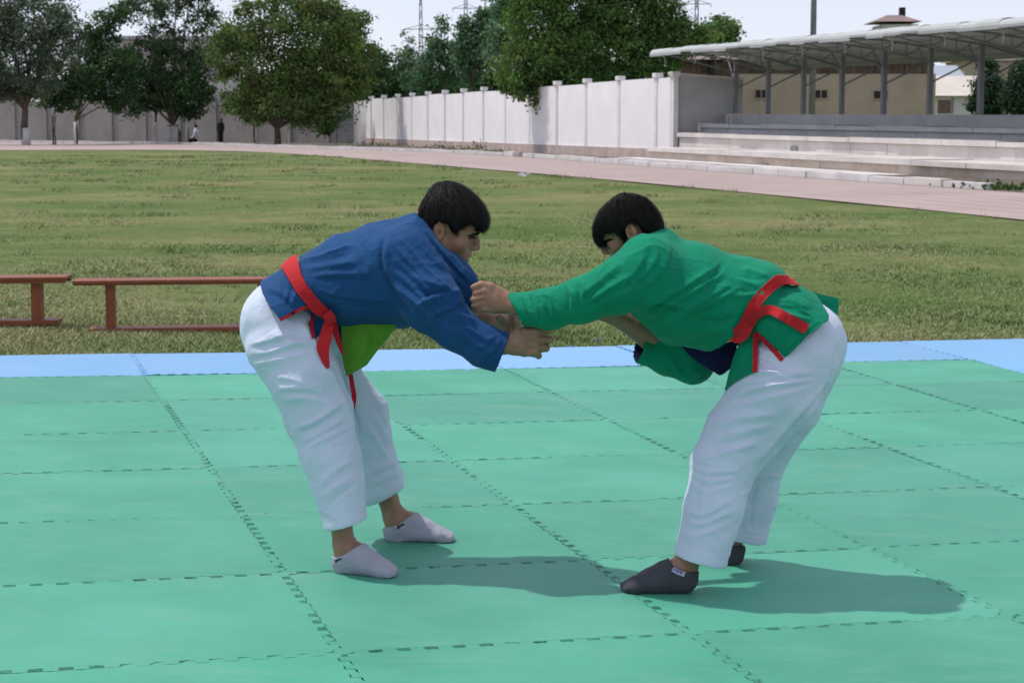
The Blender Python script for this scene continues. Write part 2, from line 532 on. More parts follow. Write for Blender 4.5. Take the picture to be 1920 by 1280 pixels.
GRASS_EDGE = [(-1500, 292), (-600, 285.5), (0, 281.5), (300, 281), (480, 284), (640, 294.6), (753, 304), (949, 320.5), (1052, 329), (1200, 342), (1387, 359.5), (1549, 375), (1725, 392), (1920, 412), (2900, 518)]
KERB_LINE = [(-1500, 265.5), (-600, 266.5), (0, 267), (375, 272), (487, 276), (720, 282.5), (788, 285), (936, 292), (1104, 304), (1211, 313), (1519, 334.5), (1920, 362), (2900, 431)]
strip('soil_verge', [(-1500, 255), (690, 262), (1215, 290), (2900, 368)], KERB_LINE, M['soil'], ZF + 0.012)
strip('running_track', KERB_LINE, GRASS_EDGE, M['track'], ZF + 0.02)
lanes = empty('lane_lines', tuple(far_pt(1500, 350)), kind='structure')
for k, f in enumerate((0.28, 0.42, 0.56, 0.7, 0.84)):
    gx = np.linspace(-1500, 2900, 90)
    kl = np.array(KERB_LINE); ge = np.array(GRASS_EDGE)
    # interpolate on the ground between both edges
    pa = np.array([far_pt(x, np.interp(x, kl[:, 0], kl[:, 1])) for x in gx])
    pb = np.array([far_pt(x, np.interp(x, ge[:, 0], ge[:, 1])) for x in gx])
    q = pa * (1 - f) + pb * f
    t = np.gradient(q, axis=0); t /= np.linalg.norm(t, axis=1)[:, None]
    nn = np.stack([-t[:, 1], t[:, 0], 0 * t[:, 0]], 1) * 0.045
    V = np.empty((180, 3)); V[0::2] = q + nn; V[1::2] = q - nn; V[:, 2] = ZF + 0.024
    F = [(2 * i, 2 * i + 1, 2 * i + 3, 2 * i + 2) for i in range(89)]
    if k == 0: M['lane'] = simple('faded_lane', (0.56, 0.46, 0.45), 0.9)
    obj('lane_line', mesh_np('lane_line', V, F), M['lane'], lanes)

def poly_pts(pl, z, step):
    pl = np.array(pl, float); s = np.linspace(pl[0, 0], pl[-1, 0], 4000)
    P = np.array([far_pt(x, np.interp(x, pl[:, 0], pl[:, 1]), z) for x in s])
    L = np.concatenate([[0], np.cumsum(np.linalg.norm(np.diff(P, axis=0), axis=1))])
    q = np.arange(0, L[-1], step)
    return np.stack([np.interp(q, L, P[:, i]) for i in range(3)], 1)

def build_kerb():
    root = empty('kerb', tuple(far_pt(700, 283)), kind='structure')
    P = poly_pts([p for p in KERB_LINE if -200 <= p[0] <= 1920] , ZF, 1.9)
    rr = random.Random(3)
    for a, b in zip(P[:-1], P[1:]):
        t = b - a; L = np.linalg.norm(t); t /= L; s = np.array([-t[1], t[0], 0])
        if rr.random() < 0.03: continue
        m = MB().box(a + s * rr.uniform(-0.02, 0.02), t, s, EZ, 0.01, L - rr.uniform(0.015, 0.06), 0, 0.28, 0, 0.17 + rr.uniform(-0.03, 0.03))
        m.build('kerb_stone', M['kerb'] if rr.random() < 0.8 else M['conc'], root)
build_kerb()

# ---- white wall ---------------------------------------------------------
WB, WA = far_pt(1219, 298.5), far_pt(697, 270.5)      # near and far ends of the foot of the wall
WD = WA - WB; WLEN = np.linalg.norm(WD); WD /= WLEN
WNRM = np.array([-WD[1], WD[0], 0.0])                 # towards the field
if WNRM @ (CAM - WB) < 0: WNRM = -WNRM
WH = 3.15

def s_on_wall(px):
    """distance along the wall from its near end to where it crosses the image column px"""
    r = ray(px, 250); n2 = np.array([r[1], -r[0]])
    return -((WB - CAM)[:2] @ n2) / (WD[:2] @ n2)

def build_wall():
    root = empty('boundary_wall', tuple(WB), 'long whitewashed concrete wall with capped pillars beside the track', 'wall')
    pil = [718, 745, 772, 801, 834, 871, 906, 951, 1000, 1043, 1097, 1156, 1226]
    S = [s_on_wall(p) for p in pil]
    a = np.polyfit(range(13), S[::-1], 1)
    S = [s_on_wall(1262)] + [a[1] + a[0] * k for k in range(0, 16)]
    zt = at_plane(1265, 141, WB, WNRM)[2]
    zt2 = at_plane(745, 180, WB, WNRM)[2]
    H = 0.5 * (zt + zt2)
    print('WALL', WLEN, H, a, S[0], S[-1])
    rr = random.Random(5)
    for k, (s0, s1) in enumerate(zip(S[:-1], S[1:])):
        j = rr.uniform(-0.02, 0.02)
        MB().box(WB, WD, WNRM, EZ, s0 + 0.02, s1 - 0.02, -0.12 + j, 0.0 + j, 0.42, H - 0.15 + rr.uniform(-0.04, 0.04)).build('panel', M['wall_white'], root)
        MB().box(WB, WD, WNRM, EZ, s0 + 0.02, s1 - 0.02, -0.12, 0.06, -0.3, 0.42).build('plinth', M['plinth'], root)
    for k, s in enumerate(S):
        p = MB().box(WB, WD, WNRM, EZ, s - 0.16, s + 0.16, -0.14, 0.045, -0.3, H - 0.1).build('pillar', M['pillar'], root)
        MB().box(WB, WD, WNRM, EZ, s - 0.22, s + 0.22, -0.20, 0.11, H - 0.1, H + 0.08).build('cap', M['pillar'], p)
    return H
WALL_H = build_wall()

# ---- wall at the far end of the field, in shade ------------------------------
def build_back_wall():
    A, B = far_pt(690, 269), far_pt(-1100, 258)
    d = B - A; L = np.linalg.norm(d); d /= L
    n = np.array([d[1], -d[0], 0]);
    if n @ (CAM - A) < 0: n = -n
    root = empty('end_wall', tuple(A), 'shaded grey plastered panel wall behind the row of trees', 'wall')
    H = at_plane(650, 186, A, n)[2]
    k = 0; s = 0.0
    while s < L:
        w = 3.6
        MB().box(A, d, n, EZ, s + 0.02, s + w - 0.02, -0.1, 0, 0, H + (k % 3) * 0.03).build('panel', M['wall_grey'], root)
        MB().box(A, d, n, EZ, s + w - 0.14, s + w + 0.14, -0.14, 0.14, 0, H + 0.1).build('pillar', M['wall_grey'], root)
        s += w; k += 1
    # gate leaf and white corner post
    g = empty('metal_gate', tuple(far_pt(640, 270)), 'dull grey metal gate leaf in the corner of the field', 'gate')
    p = far_pt(642, 270.5)
    MB().box(p, d, n, EZ, -1.2, 0.3, 0.25, 0.3, 0.1, 2.2).build('sheet', M['steel'], g)
    MB().box(p, d, n, EZ, 0.3, 0.42, 0.2, 0.34, 0, 2.35).build('gate_post', M['steel'], g)
    c = empty('corner_post', tuple(far_pt(682, 270)), 'whitewashed square post where the two walls meet', 'post')
    p = far_pt(683, 270.5)
    MB().box(p, d, n, EZ, -0.3, 0.3, 0.2, 0.8, 0, H - 0.3).build('shaft', M['wall_white'], c)
build_back_wall()

# ---- grandstand ------------------------------------------------------------
F0 = far_pt(1215, 303)
SD = ray(-113, 212); SD /= np.linalg.norm(SD)          # along the stand, away from the camera
SH = np.array([SD[0], SD[1], 0]); SH /= np.linalg.norm(SH)
BK = np.array([SH[1], -SH[0], 0])                      # towards the rear of the stand
if BK[1] < 0: BK = -BK

def st(px, py, t):
    """(distance along, height) of a pixel on the vertical plane t metres behind the front of the stand"""
    v = at_plane(px, py, F0 + BK * t, BK) - F0
    s = (v @ SH) / (SD @ SH)
    return s, v[2] - s * SD[2]

def build_stand():
    root = empty('grandstand', tuple(F0), 'open grandstand of whitewashed concrete steps under a corrugated roof', 'grandstand')
    T = [0.0, 1.8, 2.75, 3.9]
    zs = [0.535, 1.04, 1.39, 1.74]
    SL = [0.0, 1.62, 1.62, 1.62]
    SE = -52.0      # the stand runs on past the right edge of the picture
    rr = random.Random(9)
    B0 = lambda *a: MB().box(F0, SD, BK, EZ, *a)
    mats = [M['conc2'], M['conc'], M['conc_grey'], M['conc_grey']]
    slabm = [M['conc'], M['conc'], M['conc_grey']]
    for k in range(4):
        t, z, s = T[k], zs[k], SL[k]
        tn = T[k + 1] if k < 3 else t + 0.5
        zb = -0.25 if k == 0 else zs[k - 1] - 0.22
        w = 2.4
        q = s - 0.06
        while q > SE:
            e = max(q - w, SE)
            B0(e + 0.01, q - 0.01, t + 0.05 + rr.uniform(0, 0.02), tn + 0.12, zb, z - 0.165).build('riser', mats[k], root)
            q = e
        if k < 3:
            q = s
            while q > SE:      # seat slabs resting on the riser with a thin dark joint
                e = max(q - w * 1.21, SE)
                B0(e + 0.012, q - 0.012, t - 0.05 + rr.uniform(-0.02, 0.02), tn + 0.03 if rr.random() < 0.6 else tn - 0.03, z - 0.15, z + rr.uniform(-0.02, 0.015)).build('seat_slab', slabm[k], root)
                q = e
        else:
            B0(SE, s, t, t + 0.6, zs[2] - 0.1, z).build('parapet', M['conc_grey'], root)
        if k > 1:
            B0(s - 0.02, s + 0.3, t - 0.03, tn - 0.04, zs[k - 1] - 0.1, z + 0.03).build('end_block', M['conc'], root)
    B0(SE, 1.2, -0.75, 0.04, -0.25, 0.13).build('footing', M['kerb'], root)
    # side wall
    P = lambda s, t, z: F0 + SD * s + BK * t + EZ * z
    m = MB().hexa([P(1.95, 1.72, -0.2), P(1.95, 4.6, -0.2), P(2.2, 4.6, -0.2), P(2.2, 1.72, -0.2), P(1.95, 1.72, 3.24), P(1.95, 4.6, 3.04), P(2.2, 4.6, 3.04), P(2.2, 1.72, 3.24)])
    m.build('side_wall', M['conc_grey'], root)
    MB().hexa([P(1.9, 1.62, 3.245), P(1.9, 4.6, 3.045), P(2.25, 4.6, 3.045), P(2.25, 1.62, 3.245), P(1.9, 1.62, 3.33), P(1.9, 4.6, 3.13), P(2.25, 4.6, 3.13), P(2.25, 1.62, 3.33)]).build('side_coping', M['conc'], root)
    # posts
    tp, zp = 4.2, 3.86
    xs = [1381, 1439, 1505, 1578, 1657, 1744, 1839]
    a = np.polyfit(range(7), [st(x, 180, tp)[0] for x in xs], 1)
    sp = [a[1] + a[0] * k for k in range(11)]
    tf, zf, tr_, zr = 0.9, 4.14, 6.0, 3.42
    zline = lambda t: np.interp(t, [tf, 2.6, tp, 5.2, tr_], [zf, 4.06, zp, 3.62, zr])
    sf = sp[0] + 0.35
    for k, s in enumerate(sp):
        Q = lambda t, z: P(s, t, z)
        B0(s - 0.075, s + 0.075, tp - 0.075, tp + 0.075, zs[3] - 0.05, zp - 0.05).build('post', M['steel'], root)
        rf = MB()
        tt = [tf + 0.1, 2.6, tp, 5.2, tr_]
        for t0, t1 in zip(tt[:-1], tt[1:]): rf.bar(Q(t0, zline(t0) - 0.07), Q(t1, zline(t1) - 0.07), 0.03)
        rf.bar(Q(tp, zp - 0.55), Q(tf + 0.5, zline(tf + 0.5) - 0.14), 0.03)
        for f in (0.3, 0.6):
            t1 = tp + (tf + 0.5 - tp) * f; zl = zp - 0.55 + (zline(tf + 0.5) - 0.14 - zp + 0.55) * f
            rf.bar(Q(t1, zline(t1) - 0.09), Q(t1, zl), 0.02)
            rf.bar(Q(t1 + 0.5, zline(t1 + 0.5) - 0.09), Q(t1, zl), 0.02)
        rf.build('roof_truss', M['steel'], root)
        br = MB().bar(Q(tp, zp - 1.15), Q(tr_ - 0.3, zline(tr_ - 0.3) - 0.1), 0.028)
        br.bar(Q(tp, zp - 1.0), P(s + 0.75, tp, zp - 0.08), 0.025)
        br.build('brace', M['steel'], root)
        ck = MB(); pp = None                    # curled pale bracket under the eave
        for i in range(8):
            an = i / 7 * 2.3
            q = Q(tf + 0.25 + 0.16 * math.sin(an), zline(tf) - 0.2 - 0.22 * (1 - math.cos(an)))
            if pp is not None: ck.bar(pp, q, 0.016, 5)
            pp = q
        ck.build('eave_bracket', M['roof_sheet'], root)
    pu = MB()
    for t in (tf + 0.2, 1.8, 2.6, 3.4, 4.9, 5.5, tr_ - 0.1):
        O = F0 + BK * t + EZ * (zline(t) - 0.01)
        MB().bar(O + SD * (sf - 0.1), O + SD * SE, 0.02, 4).build('purlin', M['steel'], root)
    # corrugated sheets, each one a piece, with a rolled front lip
    s = sf
    rr = random.Random(4)
    i = 0
    while s > SE:
        w = 1.05
        e = s - w
        n = 13
        sag = rr.uniform(-0.03, 0.03); lip = rr.uniform(-0.04, 0.05)
        prof = [(tr_ + 0.15, zr - 0.04), (5.2, 3.62), (tp, zp), (2.6, 4.06), (tf + 0.2, zf + 0.0), (tf + 0.02, zf - 0.03), (tf - 0.08, zf - 0.10), (tf - 0.11, zf - 0.17 + lip * 0.5), (tf - 0.10, zf - 0.25 + lip)]
        V = []
        for (t, z) in prof:
            for j in range(n):
                q = s + (e - 0.03 - s) * j / (n - 1)
                c = 0.008 * math.cos(j * math.pi)
                low = z < zf - 0.05 and t < tf
                V.append(P(q, t + (c if low else 0), z + 0.05 + (0 if low else c) + sag * (0.6 if t < 2 else 0.2)))
        Fc = [(a_ * n + j, a_ * n + j + 1, (a_ + 1) * n + j + 1, (a_ + 1) * n + j) for a_ in range(len(prof) - 1) for j in range(n - 1)]
        obj('roof_sheet', mesh_np('roof_sheet', V, Fc), M['roof_sheet'], root)
        s = e; i += 1
    # grey vent blocks set in the risers
    for px, py, t in ((1483, 279, 1.8), (1429, 311, 0.0)):
        s_, z_ = st(px, py, t)
        B0(s_ - 0.4, s_ + 0.1, t + 0.02, t + 0.2, z_ - 0.12, z_ + 0.08).build('vent_block', M['steel'], root)
build_stand()

# ---- buildings behind -----------------------------------------------------
def facing(px0, px1, y0, y1, Y):
    a = at_y(px0, y1, Y); b = at_y(px1, y0, Y)
    return a[0], b[0], a[2], b[2]

def house_box(name, px0, px1, ytop, Y, depth, mat, parent, zb=0.0):
    x0, x1, _, z1 = facing(px0, px1, ytop, 215, Y)
    return MB().box((0, Y, 0), EX, EY, EZ, x0, x1, 0, depth, zb, z1).build(name, mat, parent)

def build_houses():
    Y = 104.0
    b = empty('beige_shed', tuple(at_y(1570, 215, Y) * np.array([1, 1, 0])), 'long beige plastered building with small dark windows behind the stand', 'building')
    house_box('wall', 1380, 1755, 139, Y, 9, M['beige'], b)
    for x0, x1, y0, y1 in ((1416, 1438, 169, 184), (1527, 1551, 169.5, 184.5), (1638, 1664, 171, 185.5)):
        X0, X1, Z0, Z1 = facing(x0, x1, y0, y1, Y)
        w = MB().box((0, Y, 0), EX, EY, EZ, X0, X1, -0.03, 0.02, Z0, Z1).build('window', M['dark'], b)
        f = MB()
        for (a0, a1, c0, c1) in ((X0 - .06, X0, Z0, Z1), (X1, X1 + .06, Z0, Z1), (X0 - .06, X1 + .06, Z1, Z1 + .06), (X0 - .06, X1 + .06, Z0 - .06, Z0), ((X0 + X1) / 2 - .02, (X0 + X1) / 2 + .02, Z0, Z1)):
            f.box((0, Y, 0), EX, EY, EZ, a0, a1, -0.06, 0.0, c0, c1)
        f.build('window_frame', M['beige'], w)
    # boarded loft above
    X0, X1, Z0, Z1 = facing(1262, 1752, 112, 141, Y + 0.4)
    xs = np.arange(X0, X1, 0.32)
    rr = random.Random(2)
    for x in xs:
        zt = Z1 + rr.uniform(-0.12, 0.05)
        MB().box((0, Y + 0.5, 0), EX, EY, EZ, x + 0.01, x + 0.31 + rr.uniform(-0.02, 0), rr.uniform(0, 0.04), 0.08, Z0 - 0.1, zt).build('plank', M['planks'], b)
    X0, X1, Z0, Z1 = facing(1262, 1760, 100, 112, Y + 0.4)
    # gable roof seen over the wall
    lx, rx = at_y(1255, 122, Y)[0], at_y(1775, 122, Y)[0]
    z_e = at_y(1262, 112, Y)[2]; z_r = z_e + 0.5
    MB().hexa([(lx, Y - 0.3, z_e), (rx, Y - 0.3, z_e), (rx, Y + 9.6, z_e), (lx, Y + 9.6, z_e),
               (lx + 3.5, Y + 4.0, z_r), (rx - 3.5, Y + 4.0, z_r), (rx - 3.5, Y + 4.4, z_r), (lx + 3.5, Y + 4.4, z_r)]).build('roof', M['rust_roof'], b)
    MB().box((0, Y + 0.7, 0), EX, EY, EZ, at_y(1264, 130, Y)[0], at_y(1752, 130, Y)[0], 0, 0.1, at_y(1262, 142, Y)[2], at_y(1262, 112, Y)[2]).build('loft_wall', M['planks'], b)
    X0, X1, Z0, Z1 = facing(1331, 1341, 101, 142, Y)
    MB().box((0, Y, 0), EX, EY, EZ, X0, X1, -0.1, 0.55, Z0, Z1).build('loft_opening', M['dark'], b)
    X0, X1, Z0, Z1 = facing(1262, 1384, 147, 152, Y)
    MB().box((0, Y, 0), EX, EY, EZ, X0, X1, -0.3, 1.0, Z0, Z1).build('ledge', M['pale_roof'], b)
    house_box('side_wing', 1262, 1380, 150, Y + 0.1, 8, M['conc_grey'], b)

    Y = 150.0
    h = empty('white_hall', tuple(at_y(1790, 215, Y) * np.array([1, 1, 0])), 'low white hall with a wide pale sloping roof right of the stand', 'building')
    house_box('wall', 1752, 1840, 180, Y, 8, M['house'], h)
    x0, x1, z0, z1 = facing(1748, 1842, 140, 180, Y)
    MB().hexa([(x0, Y - 0.6, z0), (x1, Y - 0.6, z0), (x1, Y + 8, z0), (x0, Y + 8, z0),
               (x0 + 0.5, Y + 4.0, z1), (x1 + 1, Y + 4.0, z1), (x1 + 1, Y + 4.5, z1), (x0 + 0.5, Y + 4.5, z1)]).build('roof', M['pale_roof'], h)
    X0, X1, Z0, Z1 = facing(1784, 1788, 183, 213, Y)
    MB().box((0, Y, 0), EX, EY, EZ, X0, X1, -0.05, 0.02, Z0, Z1).build('door_edge', M['steel'], h)
    X0, X1, Z0, Z1 = facing(1758, 1783, 188, 213, Y)
    MB().box((0, Y, 0), EX, EY, EZ, X0, X1, -0.04, 0.02, Z0, Z1).build('door', M['planks'], h)

    Y = 175.0
    h = empty('blue_roofed_house', tuple(at_y(1775, 215, Y) * np.array([1, 1, 0])), 'small white house with a blue grey roof behind the stand', 'building')
    house_box('wall', 1753, 1801, 144, Y, 6, M['house'], h)
    x0, x1, z0, z1 = facing(1748, 1808, 121, 144, Y)
    MB().hexa([(x0, Y - 0.5, z0), (x1, Y - 0.5, z0), (x1, Y + 6.5, z0), (x0, Y + 6.5, z0),
               (x0, Y + 3.0, z1), (x1, Y + 3.0, z1), (x1, Y + 3.4, z1), (x0, Y + 3.4, z1)]).build('roof', M['blue_roof'], h)
    X0, X1, Z0, Z1 = facing(1766, 1784, 151, 160, Y)
    MB().box((0, Y, 0), EX, EY, EZ, X0, X1, -0.05, 0.02, Z0, Z1).build('window', M['steel'], h)
    Y = 185.0
    h = empty('tan_block', tuple(at_y(1860, 215, Y) * np.array([1, 1, 0])), 'plain tan building rising behind the conifers', 'building')
    house_box('wall', 1806, 1960, 114, Y, 8, M['beige'], h)
    x0, x1, z0, z1 = facing(1800, 1966, 108, 114, Y)
    MB().box((0, Y, 0), EX, EY, EZ, x0, x1, -0.4, 8.4, z0, z1).build('roof', M['pale_roof'], h)

    Y = 165.0
    h = empty('hip_roofed_house', tuple(at_y(1690, 215, Y) * np.array([1, 1, 0])), 'house whose brown hipped roof and dark chimney show above the stand', 'building')
    house_box('wall', 1652, 1722, 46, Y, 5, M['house'], h)
    x0, x1, z0, z1 = facing(1640, 1728, 26, 41, Y)
    xm = (x0 + x1) / 2
    r = MB().hexa([(x0, Y - 0.5, z0), (x1, Y - 0.5, z0), (x1, Y + 5.5, z0), (x0, Y + 5.5, z0),
               (xm - 0.5, Y + 2.2, z1), (xm + 0.7, Y + 2.2, z1), (xm + 0.7, Y + 2.8, z1), (xm - 0.5, Y + 2.8, z1)]).build('roof', M['rust_roof'], h)
    X0, X1, Z0, Z1 = facing(1688, 1699, 14, 28, Y + 2)
    MB().box((0, Y + 2.2, 0), EX, EY, EZ, X0, X1, 0, 0.5, Z0 - 0.3, Z1).build('chimney', M['tyre'], r)

    Y = 172.0
    h = empty('pale_apartment_house', tuple(at_y(230, 215, Y) * np.array([1, 1, 0])), 'pale flat roofed house glimpsed between the trees at the far end', 'building')
    house_box('wall', 160, 420, 74, Y, 10, M['house'], h)
    x0, x1, z0, z1 = facing(154, 426, 68, 74, Y)
    MB().box((0, Y, 0), EX, EY, EZ, x0, x1, -0.5, 10.5, z0, z1).build('roof', M['conc_grey'], h)
    for px in (180, 215, 250, 285, 320, 355, 390):
        for py in (92, 130):
            X0, X1, Z0, Z1 = facing(px, px + 16, py, py + 22, Y)
            MB().box((0, Y, 0), EX, EY, EZ, X0, X1, -0.05, 0.02, Z0, Z1).build('window', M['steel'], h)
build_houses()

def build_poles():
    Y = 97.0
    a = at_y(1522, 232, Y); b = at_y(1522, -330, Y)
    p = empty('floodlight_mast', (a[0], a[1], 0), 'tall plain grey mast rising behind the grandstand roof', 'mast')
    MB().bar((a[0], Y, 0), (a[0], Y, b[2]), 0.17, 10, 0.12).build('pole', M['steel'], p, True)
    MB().box((a[0], Y, b[2]), EX, EY, EZ, -1.2, 1.2, -0.1, 0.1, 0, 0.2).build('head', M['steel'], p)
    for px, Yp, yt, arms, lab in ((790, 420.0, -6, ((55, 31), (95, 18)), 'lattice power pylon standing clear of the trees'),
                                 (874, 520.0, -60, ((16, 24), (-20, 18)), 'lattice power pylon half hidden behind the poplars'),
                                 (1304, 480.0, -60, ((8, 26), (-25, 18)), 'lattice power pylon behind the crown of the big tree')):
        base = at_y(px, 236, Yp); top = at_y(px, yt, Yp)
        sc = Yp / FPX
        root = empty('power_pylon', (base[0], Yp, 0), lab, 'pylon', 'power pylons beyond the wall')
        w0, w1 = 7.5 * sc, 1.6 * sc
        h = top[2]
        lat = MB()
        nseg = 11
        def wz(z): return w0 + (w1 - w0) * min(1, z / h) ** 0.8
        for sx in (-1, 1):
            for sy in (-1, 1):
                lg = MB()
                for i in range(4):
                    za, zb = h * i / 4, h * (i + 1) / 4
                    lg.bar((base[0] + sx * wz(za), Yp + sy * wz(za), za), (base[0] + sx * wz(zb), Yp + sy * wz(zb), zb), 0.9 * sc, 4)
                lg.build('leg', M['pylon'], root)
        for i in range(nseg):
            za, zb = h * i / nseg, h * (i + 1) / nseg
            for sy in (-1, 1):
                lat.bar((base[0] - wz(za), Yp + sy * wz(za), za), (base[0] + wz(zb), Yp + sy * wz(zb), zb), 0.5 * sc, 4)
                lat.bar((base[0] + wz(za), Yp + sy * wz(za), za), (base[0] - wz(zb), Yp + sy * wz(zb), zb), 0.5 * sc, 4)
        lat.build('lattice', M['pylon'], root)
        for ay, aw in arms:
            z = at_y(px, ay, Yp)[2]
            m = MB()
            m.bar((base[0] - aw * sc, Yp, z), (base[0] + aw * sc, Yp, z), 0.9 * sc, 4)
            m.bar((base[0] - aw * sc, Yp, z), (base[0], Yp, z + 8 * sc), 0.6 * sc, 4)
            m.bar((base[0] + aw * sc, Yp, z), (base[0], Yp, z + 8 * sc), 0.6 * sc, 4)
            for q in (-1, 1): m.bar((base[0] + q * aw * sc, Yp, z), (base[0] + q * aw * sc, Yp, z - 6 * sc), 0.8 * sc, 4)
            m.build('cross_arm', M['pylon'], root)
build_poles()

# ---- trees ------------------------------------------------------------------
def set_tint(me, face_cols, k=4):
    at = me.color_attributes.new('tint', 'FLOAT_COLOR', 'CORNER')
    c = np.repeat(np.concatenate([face_cols, np.ones((len(face_cols), 1))], 1), k, axis=0).astype(np.float32)
    at.data.foreach_set('color', c.ravel())

def leaf_mesh(name, P, size, cols, rng, droop=0.0, aspect=0.62):
    """one bent leaf cluster (a quad folded by its corners) per point"""
    n = len(P)
    d = rng.normal(size=(n, 3)); d[:, 2] -= droop; d /= np.linalg.norm(d, axis=1)[:, None]
    e = rng.normal(size=(n, 3)); e -= (e * d).sum(1)[:, None] * d; e /= np.linalg.norm(e, axis=1)[:, None]
    nn = np.cross(d, e)
    s = (size * rng.uniform(0.6, 1.35, n))[:, None]
    V = np.empty((n, 4, 3))
    V[:, 0] = P
    V[:, 1] = P + d * s * 0.5 + e * s * aspect * 0.5 + nn * s * 0.12
    V[:, 2] = P + d * s
    V[:, 3] = P + d * s * 0.5 - e * s * aspect * 0.5 + nn * s * 0.12
    F = np.arange(n * 4).reshape(n, 4)
    me = mesh_np(name, V.reshape(-1, 3), F)
    set_tint(me, cols)
    return me

def tree(name, label, Y, base, trunk_w, blobs, n, leaf, col, group, white=0.0, stems=1, depth=0.8, dens=None, seed=1, twig=14):
    """base: pixel of the trunk foot; blobs: (px, py, rx, ry) of the masses of the crown"""
    rng = np.random.default_rng(seed)
    k = Y / FPX
    b = at_y(base[0], base[1], Y)
    root = empty(name, (b[0], Y, 0), label, 'tree', group)
    rr = random.Random(seed)
    # trunk and limbs
    tm = MB(); cents = []
    for (x, y, rx, ry) in blobs:
        c = at_y(x, y, Y); cents.append((c + np.array([0, rng.uniform(-0.4, 0.4) * rx * k * depth, 0]), rx * k, ry * k))
    for q in range(int(1.1 * len(blobs)) + 2):          # loose sprays that break up the outline
        c, rx, ry = cents[rng.integers(0, len(blobs))]
        a = rng.uniform(-0.35, 1.1) * np.pi if rng.random() < 0.8 else rng.uniform(0, 2) * np.pi
        cents.append((c + np.array([math.cos(a) * rx * 1.05, rng.uniform(-0.5, 0.5) * rx * depth, math.sin(a) * ry * 1.08]), rx * rng.uniform(0.16, 0.34), ry * rng.uniform(0.2, 0.4)))
    top = max(cents, key=lambda q: q[0][2])
    fork = b * np.array([1, 1, 0]) + np.array([0, 0, max(1.2, (min(q[0][2] - q[2] * 0.3 for q in cents)) * 0.75)])
    b0 = np.array([b[0], Y, -0.2])
    for sidx in range(stems):
        off = np.array([(sidx - (stems - 1) / 2) * trunk_w * 2.5, 0, 0])
        mid = b0 * 0.5 + fork * 0.5 + np.array([rr.uniform(-0.15, 0.15), 0, 0]) + off * 1.3
        tm.bar(b0 + off, mid, trunk_w, 8, trunk_w * 0.85); tm.bar(mid, fork + off, trunk_w * 0.85, 8, trunk_w * 0.7)
    for c, rx, ry in cents[:len(blobs)]:
        m1 = fork * 0.55 + c * 0.45 + np.array([0, 0, 0.12 * abs(c[0] - fork[0])])
        tm.bar(fork, m1, trunk_w * 0.5, 6, trunk_w * 0.32); tm.bar(m1, c, trunk_w * 0.32, 6, trunk_w * 0.15)
        for q in range(5):
            d = rng.normal(size=3); d /= np.linalg.norm(d); d *= np.array([rx, rx * depth, ry]) * 0.85
            tm.bar(m1 * 0.3 + c * 0.7, c + d, trunk_w * 0.13, 5, trunk_w * 0.04)
    tr = tm.build('trunk', M['bark'], root, True)
    if white > 0:
        wm = MB()
        for sidx in range(stems):
            off = np.array([(sidx - (stems - 1) / 2) * trunk_w * 2.5, 0, 0])
            dd = (fork - b0); dd = dd / dd[2]
            wm.bar(b0 + off, b0 + off + dd * (white + 0.2) * 0.999, trunk_w * 1.12, 8, trunk_w * 1.0)
        wm.build('limewash_band', M['lime_wash'], tr, True)
    # crown: leaf clumps hung on twigs spread through every mass
    area = np.array([rx * ry for _, rx, ry in cents]); cnt = (n * area / area.sum()).astype(int)
    Ps = []; Cs = []
    col = np.array(col) * (1.85 if Y < 160 else 2.15)  # far trees lightened more: distance haze put into the leaf colour
    for (c, rx, ry), m in zip(cents, cnt):
        nt = max(6, m // 55)
        u = rng.normal(size=(nt, 3)); u /= np.linalg.norm(u, axis=1)[:, None]
        rad = rng.uniform(0.25, 1.0, nt) ** 0.5 * rng.uniform(0.85, 1.12, nt)
        tc = c + u * rad[:, None] * np.array([rx, rx * depth, ry])
        tcol = col * rng.uniform(0.5, 1.6, nt)[:, None] * (1 + rng.normal(size=(nt, 3)) * np.array([0.12, 0.05, 0.10]))
        tw = rng.uniform(0.5, 1.3, nt) * (0.16 * min(rx, ry) + leaf * 1.6)
        idx = rng.integers(0, nt, m)
        Ps.append(tc[idx] + rng.normal(size=(m, 3)) * tw[idx][:, None] * np.array([0.62, 0.62, 0.42]))
        Cs.append(tcol[idx] * rng.uniform(0.88, 1.12, m)[:, None])
    P = np.concatenate(Ps); Cc = np.clip(np.concatenate(Cs), 0.004, 0.5)
    P[:, 2] = np.maximum(P[:, 2], 0.15)
    obj('crown', leaf_mesh('crown', P, leaf, Cc, rng, 0.5), M['leaf'], root)
    return root

